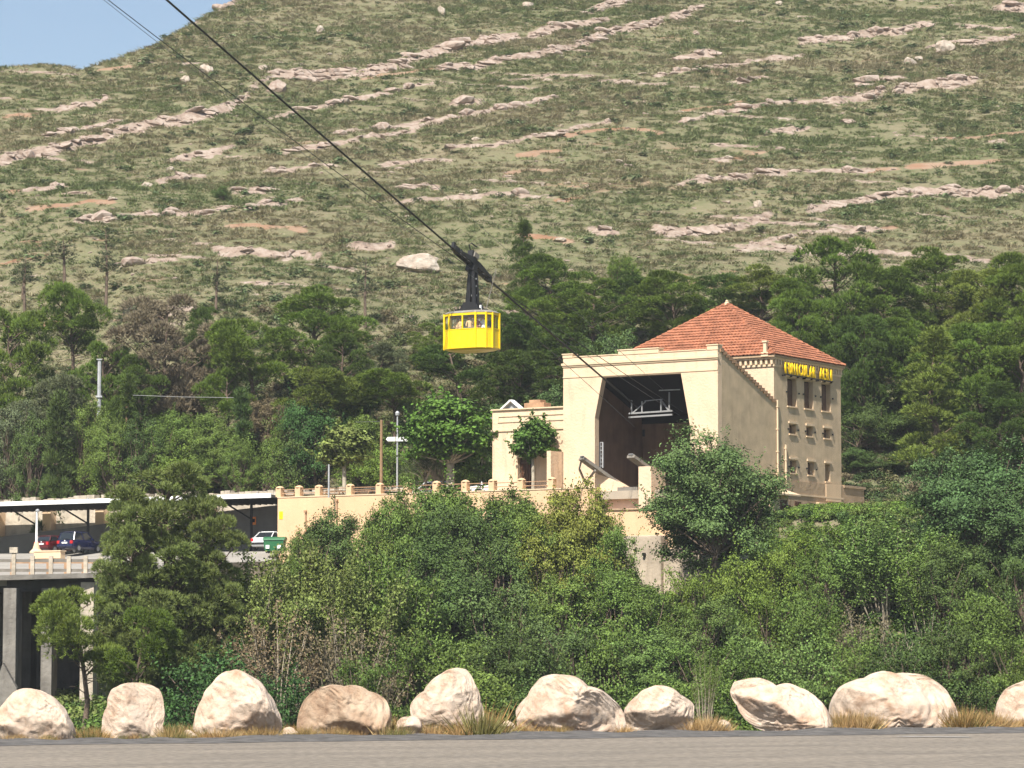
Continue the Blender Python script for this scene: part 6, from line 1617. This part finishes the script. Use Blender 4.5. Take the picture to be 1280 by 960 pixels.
# slope above the car park
plant('pineC', 12, 388, 115, 286, 'pine', 'dense dark green pine at the left picture edge', G2)
plant('pineB', 90, 355, 82, 290, 'pine', 'pine with open crown and bare trunk above the steel mast', G2)
plant('pineA', 60, 470, 110, 276, 'olive', 'grey-green pine low at the left, under the two taller ones', G2)
plant('pineC', 205, 372, 128, 280, 'dead', 'big brown withered pine on the slope', G2)
plant('pineA', 175, 445, 70, 276, 'pine_d', 'small dark pine left of the big brown one', G2)
plant('pineB', 318, 398, 98, 272, 'pine', 'umbrella-shaped pine on a long bare leaning trunk', G2)
plant('pineB', 285, 455, 66, 270, 'pine', 'small side pine left of the umbrella-shaped one', G2)
plant('pineE', 392, 358, 125, 276, 'pine', 'large dense pine left of the cabin', G2)
plant('pineC', 428, 420, 70, 272, 'pine_d', 'dark pine tucked under the large dense pine', G2)
plant('pineB', 395, 462, 105, 264, 'pine_l', 'low flat-topped pine in front of the large dense pine', G2)
plant('pineB', 495, 462, 92, 264, 'pine', 'flat-topped pine left of the large plane tree', G2)
plant('pineA', 475, 430, 60, 276, 'olive', 'sparse olive-coloured pine between cabin and large dense pine', G2)
plant('pineC', 130, 430, 80, 280, 'pine', 'round pine between steel mast and brown pine', G2)
plant('pineC', 255, 385, 50, 288, 'pine_d', 'small dark pine behind the brown pine', G2)
plant('bushD', 395, 500, 80, 262, 'ivy', 'very dark ivy-covered bush behind the light green plane tree', G2)
plant('bushD', 445, 480, 60, 266, 'dark', 'dark bush in the shade of the flat-topped pine', G2)
plant('cypress', 72, 492, 42, 268, 'dark', 'dark cone-shaped cypress at the left', G2); plant('cypress', 302, 488, 34, 264, 'dark', 'dark cone-shaped cypress below the umbrella pine', G2)
plant('cypress', 160, 470, 30, 272, 'pine_d', 'slim cypress beside the wooden pole', G2)
# hedge row behind the canopy
hr = [(-5, 560, 80, 'green'), (30, 552, 75, 'bright'), (75, 548, 80, 'green'), (115, 545, 75, 'bright'), (155, 556, 80, 'green'), (195, 552, 75, 'green'), (235, 548, 80, 'bright'), (272, 528, 70, 'green'), (310, 540, 80, 'green'), (345, 552, 75, 'green'), (375, 545, 70, 'dark'), (455, 560, 75, 'bright'), (490, 556, 70, 'bright'), (525, 566, 55, 'green'), (585, 555, 75, 'bright'), (610, 545, 45, 'grey')]
for k, (px, yt, w, tn) in enumerate(hr):
    plant('bushB' if k % 2 else 'bushA', px, yt, w, 276.5 - .043 * px + (k % 3), tn, ('bright' if tn == 'bright' else 'grey-green' if tn == 'grey' else 'deep green') + ' shrub in the hedge row behind canopy and terrace, ' + ORD[k] + ' from the left', G4)
SL_ = ((20, 505, 70, 'olive', 272), (110, 505, 55, 'green', 270), (215, 515, 60, 'green', 268), (255, 518, 60, 'green', 267), (180, 520, 60, 'dark', 268), (335, 500, 60, 'brown', 268), (40, 520, 60, 'dark', 270), (140, 520, 55, 'green', 268), (300, 548, 45, 'green', 262), (345, 520, 50, 'green', 266), (455, 520, 70, 'green', 262), (530, 500, 70, 'grey', 264))
for k, (px, yt, w, tn, Y) in enumerate(SL_):
    plant(('bushC', 'bushD', 'bushA')[k % 3], px, yt, w, Y, tn, 'loose shrub on the slope above the hedge row, ' + ORD[rank(SL_, k)] + ' from the left', 'shrubs on the slope above the hedge row')
# terrace trees
def tz(px, v): q = l2w(loc(px, 610, v).x, v, ZT); return q
q = tz(563, 1.2); plant('plane', 563, 496, 104, q.y, (.085, .165, .030), 'large round plane tree with thick pale trunk on the terrace', zg=ZT)
q = tz(667, -1.0); plant('plane2', 666, 523, 52, q.y, (.090, .165, .036), 'small round plane tree in front of the wing door', zg=ZT)
q = tz(429, .5); plant('plane2', 430, 534, 66, q.y, 'poplar', 'light green young plane tree on the terrace', zg=ZT)
q = tz(545, 2.6); plant('olive', 540, 552, 70, q.y, 'olive', 'grey-green olive tree beside the large plane tree', zg=ZT)
q = tz(590, 3.5); plant('bushA', 592, 572, 56, q.y, 'bright', 'rounded bright shrub beside the wing wall on the terrace', zg=ZT)
# river bank: single trees and big shrubs
plant('pineF', 208, 583, 168, 192, 'pine_f', 'big pine in front of the canopy, tallest plant of the river bank', G3)
plant('pineF', 168, 630, 100, 190, 'pine_f', 'pine limb mass on the left flank of the big front pine', G3)
plant('pineF', 256, 622, 95, 191, 'pine_f', 'pine mass on the right flank of the big front pine', G3)
plant('pineB', 112, 735, 110, 186, 'pine_l', 'low pine with tufted crown before the bridge abutment', G3)
plant('pineB', 170, 760, 90, 185, 'pine', 'low pine behind the blocky boulder', G3)
plant('oval', 888, 540, 152, 217, 'grey', 'large oval grey-green tree in front of the station opening', G3, ybase=722)
plant('oval', 1240, 556, 158, 211, 'blue', 'tall blue-green tree at the right edge', G3)
plant('bushD', 1180, 566, 95, 213, 'blue', 'blue-green tree left of the tall one at the right edge', G3)
plant('oval', 1285, 610, 110, 208, 'blue', 'blue-green tree cut by the right picture edge', G3)
plant('bushD', 413, 640, 92, 220, 'dark', 'dark leafy small tree before the left part of the peach wall', G3)
plant('bushD', 380, 668, 60, 218, 'green', 'green bush below the waste container', G3)
plant('bushD', 520, 606, 95, 217, 'green', 'leafy tree before the peach wall, left of the gap showing wall', G3)
plant('bushD', 575, 611, 120, 216, 'green', 'broad leafy tree before the peach wall under the plane tree', G3)
plant('bushD', 645, 616, 100, 217, 'green', 'leafy tree before the peach wall under the small plane tree', G3)
plant('bushD', 722, 606, 105, 215, 'yellow', 'yellow-green tree reaching up to the left pier of the facade', G3)
plant('bushD', 690, 655, 100, 212, 'yellow', 'yellow-green bush below the gap in the trees', G3)
for k, (px, yt, w) in enumerate(((485, 628, 80), (545, 634, 95), (605, 640, 95), (665, 636, 90), (700, 632, 80))):
    plant('bushD', px, yt, w, 213.5, ('green', 'dark', 'dark', 'green', 'yellow')[k], 'leafy tree in the thicket hiding the peach wall, ' + ORD[k] + ' from the left', G3)
plant('bushA', 765, 660, 70, 213, 'green', 'green bush left of the concrete buttress', G3)
for (pr, px, yt, w, Y, tn, lb) in (
 ('stemA', 245, 688, 130, 194, 'poplar', 'pale-stemmed poplar scrub right of the big front pine'), ('stemB', 320, 700, 130, 193, 'poplar', 'pale-stemmed poplar scrub behind the dome boulder'), ('stemA', 385, 690, 115, 197, 'poplar', 'poplar scrub below the white car'),
 ('stemB', 440, 700, 130, 195, 'poplar', 'poplar scrub behind the brown boulder'), ('stemA', 490, 690, 110, 198, 'green', 'poplar scrub below the left end of the dark leafy trees'), ('stemC', 440, 765, 120, 188, 'brown', 'nearly bare brown twiggy shrub behind the brown boulder'),
 ('stemC', 345, 755, 110, 188, 'brown', 'nearly bare twiggy shrub right of the dark ivy bush'), ('stemC', 1150, 770, 110, 190, 'dark', 'twiggy dark shrub behind the widest boulder'), ('stemC', 1080, 760, 90, 194, 'brown', 'twiggy brown shrub below the feathery one'),
 ('bushB', 262, 808, 165, 178, 'ivy', 'dark ivy-green bush behind the dome boulder'), ('bushB', 345, 835, 110, 176, 'ivy', 'dark low bush right of the dome boulder'),
 ('stemB', 1108, 645, 135, 210, 'feather', 'tall pale-stemmed feathery shrub on the bank right of the tower'), ('stemA', 1050, 658, 90, 213, 'bright', 'feathery green shrub under the tower corner'), ('stemA', 1162, 672, 85, 206, 'green', 'slender-stemmed green shrub between the tall feathery one and the blue-green tree')):
    plant(pr, px, yt, w, Y, tn, lb, G3)
mid = [(470, 668, 80, 212, 'green'), (545, 672, 110, 210, 'dark'), (610, 668, 110, 209, 'dark'), (500, 720, 110, 203, 'green'), (565, 720, 120, 202, 'dark'), (630, 735, 120, 200, 'grey'), (690, 725, 110, 202, 'green'), (750, 715, 110, 204, 'green'), (805, 728, 100, 205, 'green'), (855, 712, 90, 208, 'bright'),
       (925, 690, 90, 212, 'bright'), (985, 668, 90, 214, 'bright'), (1030, 690, 85, 210, 'green'), (950, 735, 95, 204, 'bright'), (1010, 738, 90, 202, 'green'), (890, 750, 95, 199, 'feather'), (1195, 680, 90, 204, 'dark'), (1262, 690, 100, 202, 'dark'), (1228, 735, 95, 196, 'green')]
for k, (px, yt, w, Y, tn) in enumerate(mid):
    plant(('bushA', 'bushC', 'bushE', 'bushD')[k % 4], px, yt, w, Y, tn, 'dense shrub half way up the river bank, ' + ORD[rank(mid, k)] + ' from the left', 'shrubs half way up the river bank')
low = [(520, 790, 110, 190, 'green'), (580, 785, 120, 189, 'green'), (640, 795, 110, 188, 'dark'), (700, 780, 120, 190, 'grey'), (760, 770, 120, 191, 'green'), (820, 790, 110, 189, 'feather'), (880, 800, 120, 187, 'green'), (940, 790, 110, 189, 'feather'), (1000, 795, 120, 188, 'feather'), (1060, 795, 95, 187, 'green'), (1120, 800, 95, 186, 'dark'), (1190, 785, 95, 188, 'dark'), (1255, 790, 100, 186, 'green'), (600, 830, 130, 180, 'green'), (680, 835, 120, 180, 'dark'), (460, 820, 100, 182, 'green'), (850, 840, 130, 178, 'green'), (1210, 845, 120, 178, 'dark')]
for k, (px, yt, w, Y, tn) in enumerate(low):
    plant(('bushC', 'bushE', 'bushB')[k % 3], px, yt, w, Y, tn, 'low bushy shrub just beyond the roadside boulders, ' + ORD[rank(low, k)] + ' from the left', 'shrubs just beyond the boulders')

# ground cover: undergrowth on the bank and under the wood (uncountable)
def under_mesh(i):
    r = np.random.default_rng(500 + i); parts = []
    for k in range(9):
        a = r.random() * 6.28; q = r.uniform(0, .75)
        parts.append(clump_leaves((q * math.cos(a), q * math.sin(a), r.uniform(.2, .9)), (.42, .42, .38), 42, .20, .13, up=.4, shell=.35, r=r))
    V, Fq = cat_(parts); return np_mesh('undergrowth', V, Fq, M['scrub_leaf'])
C_UND = variant_collection('undergrowth_variants', [under_mesh(i) for i in range(5)])
r = np.random.default_rng(9); n = 13000
y = r.uniform(92, 262, n); x = r.uniform(-1, 1, n) * (.185 * y + 4); z = terrain_base(x, y)
v_l = (x - ORG.x) * LY.x + (y - ORG.y) * LY.y; x_l = (x - ORG.x) * LX.x + (y - ORG.y) * LX.y
near_b = (road_dist(x, y) > 5.0)
car_zone = (x_l < -36) & (v_l > -32)
ok = near_b & (((v_l < -3.2) & ~car_zone) | ((x_l > 1.5) & (v_l < 9)) | ((x_l > 8) & (v_l < 40))) & ~((x_l > -14) & (x_l < 2.2) & (v_l > -7) & (v_l < 22)) & ~((x_l > -14) & (x_l < 2.2) & (v_l > 8) & (v_l < 27))
ok &= ~((x < -20.5) & (y > 200) & (y < 262) & (v_l > -60) & (x_l < -33))
x, y, z, x_l, v_l = x[ok], y[ok], z[ok], x_l[ok], v_l[ok]; n = len(x)
pal = np.array([(.085, .145, .034), (.110, .180, .040), (.135, .205, .046), (.065, .115, .034), (.145, .185, .056)])
s = r.uniform(.7, 1.5, n) * np.where((x_l > 1) & (v_l > -5), np.where(v_l > 4, .42, .6), 1.0)
scatter('undergrowth', np.stack([x, y, z - .1], 1), np.stack([s, s, s * r.uniform(.7, 1.2, n)], 1), np.stack([0*x, 0*x, r.random(n) * 6.28], 1), pal[r.integers(0, 5, n)] * r.uniform(.8, 1.2, (n, 1)), r.integers(0, 5, n), C_UND, 'leafy green undergrowth covering the river bank')
# creeper on the bank below the tower
n = 1500; a_ = r.uniform(.6, 24, n); c_ = r.uniform(-12, 13, n); x = ORG.x + LX.x * a_ + LY.x * c_; y = ORG.y + LX.y * a_ + LY.y * c_; z = terrain_base(x, y)
s = r.uniform(.30, .62, n)
scatter('creeper', np.stack([x, y, z - .08], 1), np.stack([s * 1.5, s * 1.5, s], 1), np.stack([0*x, 0*x, r.random(n) * 6.28], 1), np.array([(.115, .195, .036), (.135, .215, .042), (.100, .170, .034), (.155, .20, .06)])[r.integers(0, 4, n)] * r.uniform(.8, 1.2, (n, 1)), r.integers(0, 5, n), C_UND, 'bright green creeper covering the bank below the tower')
# under the wood and on the slope above the hedge
n = 5000; y = r.uniform(248, 300, n); x = r.uniform(-1, 1, n) * (.18 * y); z = terrain_base(x, y)
v_l = (x - ORG.x) * LY.x + (y - ORG.y) * LY.y; x_l = (x - ORG.x) * LX.x + (y - ORG.y) * LX.y
ok = ((x_l < -14) & (v_l > 9)) | ((x_l > -14) & (v_l > 23)); ok &= r.random(n) < np.clip(1.1 - (y - 270) / 34, .15, 1)
x, y, z = x[ok], y[ok], z[ok]; n = len(x); s = r.uniform(.5, 1.15, n)
pal = np.array([(.060, .095, .034), (.100, .125, .045), (.130, .125, .060), (.075, .105, .040), (.155, .130, .075)])
scatter('wood_undergrowth', np.stack([x, y, z - .1], 1), np.stack([s, s, s * .8], 1), np.stack([0*x, 0*x, r.random(n) * 6.28], 1), pal[r.integers(0, 5, n)] * r.uniform(.8, 1.2, (n, 1)), r.integers(0, 5, n), C_UND, 'mixed scrub growing under the pines')
# dry roadside grass round the boulders
def dry_mesh(i, n=130, h=.7):
    r = np.random.default_rng(700 + i)
    C = np.stack([r.normal(0, .2, n), r.normal(0, .2, n), np.zeros(n)], 1); D = C * 1.8 + np.stack([r.normal(0, .22, n), r.normal(0, .22, n), np.ones(n)], 1)
    V, Fq = blades(C, D, h * r.uniform(.35, 1.15, n), .028, r); return np_mesh('dry_tuft', V, Fq, M['scrub_leaf'])
C_DRY = variant_collection('dry_grass_variants', [dry_mesh(i) for i in range(5)])
pts, sc_, tn = [], [], []
rd = random.Random(21)
spots = [(105, 8, .7), (122, 8, .9), (212, 12, 1.0), (232, 9, .8), (258, 9, .8), (290, 25, .8), (330, 14, .9), (362, 9, .7), (380, 8, .9), (430, 30, .7), (486, 9, 1.2), (505, 6, .6), (535, 12, .9), (575, 10, .9), (606, 7, 2.0), (600, 8, 1.4), (632, 8, .8), (655, 12, .8), (690, 16, .7), (868, 9, 1.1), (885, 9, 1.2), (900, 10, .9), (1052, 10, 1.5), (1070, 16, 1.4), (1090, 12, 1.2), (1030, 8, 1.0), (1200, 8, 1.5), (1220, 10, 1.3), (1243, 8, 1.2), (1270, 16, .8), (780, 6, .7), (20, 20, .5), (60, 14, .5), (165, 20, .6)]
for (px, w, h) in spots:
    for k in range(int(5 + w * .35)):
        p_ = rd.gauss(px, w * .55); Yy = rdY(p_) + rd.uniform(-1.5, .7); wpt = P(p_, 900, Yy)
        pts.append((wpt.x, Yy, ROAD_Z + .0)); k_ = h * rd.uniform(.3, .62); sc_.append((k_ * 1.1, k_ * 1.1, k_)); tn.append(rd.choice([(.42, .27, .11), (.38, .25, .11), (.46, .33, .16), (.30, .22, .09), (.20, .19, .07)]))
for k in range(420):                                   # greener verge behind the stones
    p_ = rd.uniform(-20, 1300); Yy = rdY(p_) + rd.uniform(1.0, 4.5); wpt = P(p_, 900, Yy)
    pts.append((wpt.x, Yy, gz(wpt.x, Yy) - .03)); k_ = rd.uniform(.35, .9); sc_.append((k_ * 1.2, k_ * 1.2, k_)); tn.append(rd.choice([(.26, .22, .09), (.16, .19, .06), (.12, .17, .05), (.36, .26, .12)]))
n = len(pts); rg = np.random.default_rng(3)
scatter('roadside_grass', pts, sc_, np.stack([np.zeros(n), np.zeros(n), rg.random(n) * 6.28], 1), np.array(tn), rg.integers(0, 5, n), C_DRY, 'straw-coloured dry grass around the roadside boulders')
# one leaning roadside weed
plant('stemC', 880, 815, 34, rdY(880) + 1.0, 'feather', 'thin leaning green weed between the small cracked boulder and the low one', zg=ROAD_Z - .05, name='roadside_weed')
# ------------------------------------------------------------------ haze: one closed box of even air round everything built
hz = MB(); hz.box(-960, 960, -660, 1380, -20, 330)
hm = bpy.data.materials.new('haze'); hm.use_nodes = True
hn = hm.node_tree.nodes; hl_ = hm.node_tree.links
hn.remove(hn['Principled BSDF'])
pv = hn.new('ShaderNodeVolumePrincipled')
pv.inputs['Color'].default_value = (0.86, 0.92, 1.0, 1); pv.inputs['Density'].default_value = HAZE; pv.inputs['Anisotropy'].default_value = 0.0
hl_.new(pv.outputs[0], hn['Material Output'].inputs['Volume'])
haze = hz.build('haze', hm); tag(haze, kind='stuff')
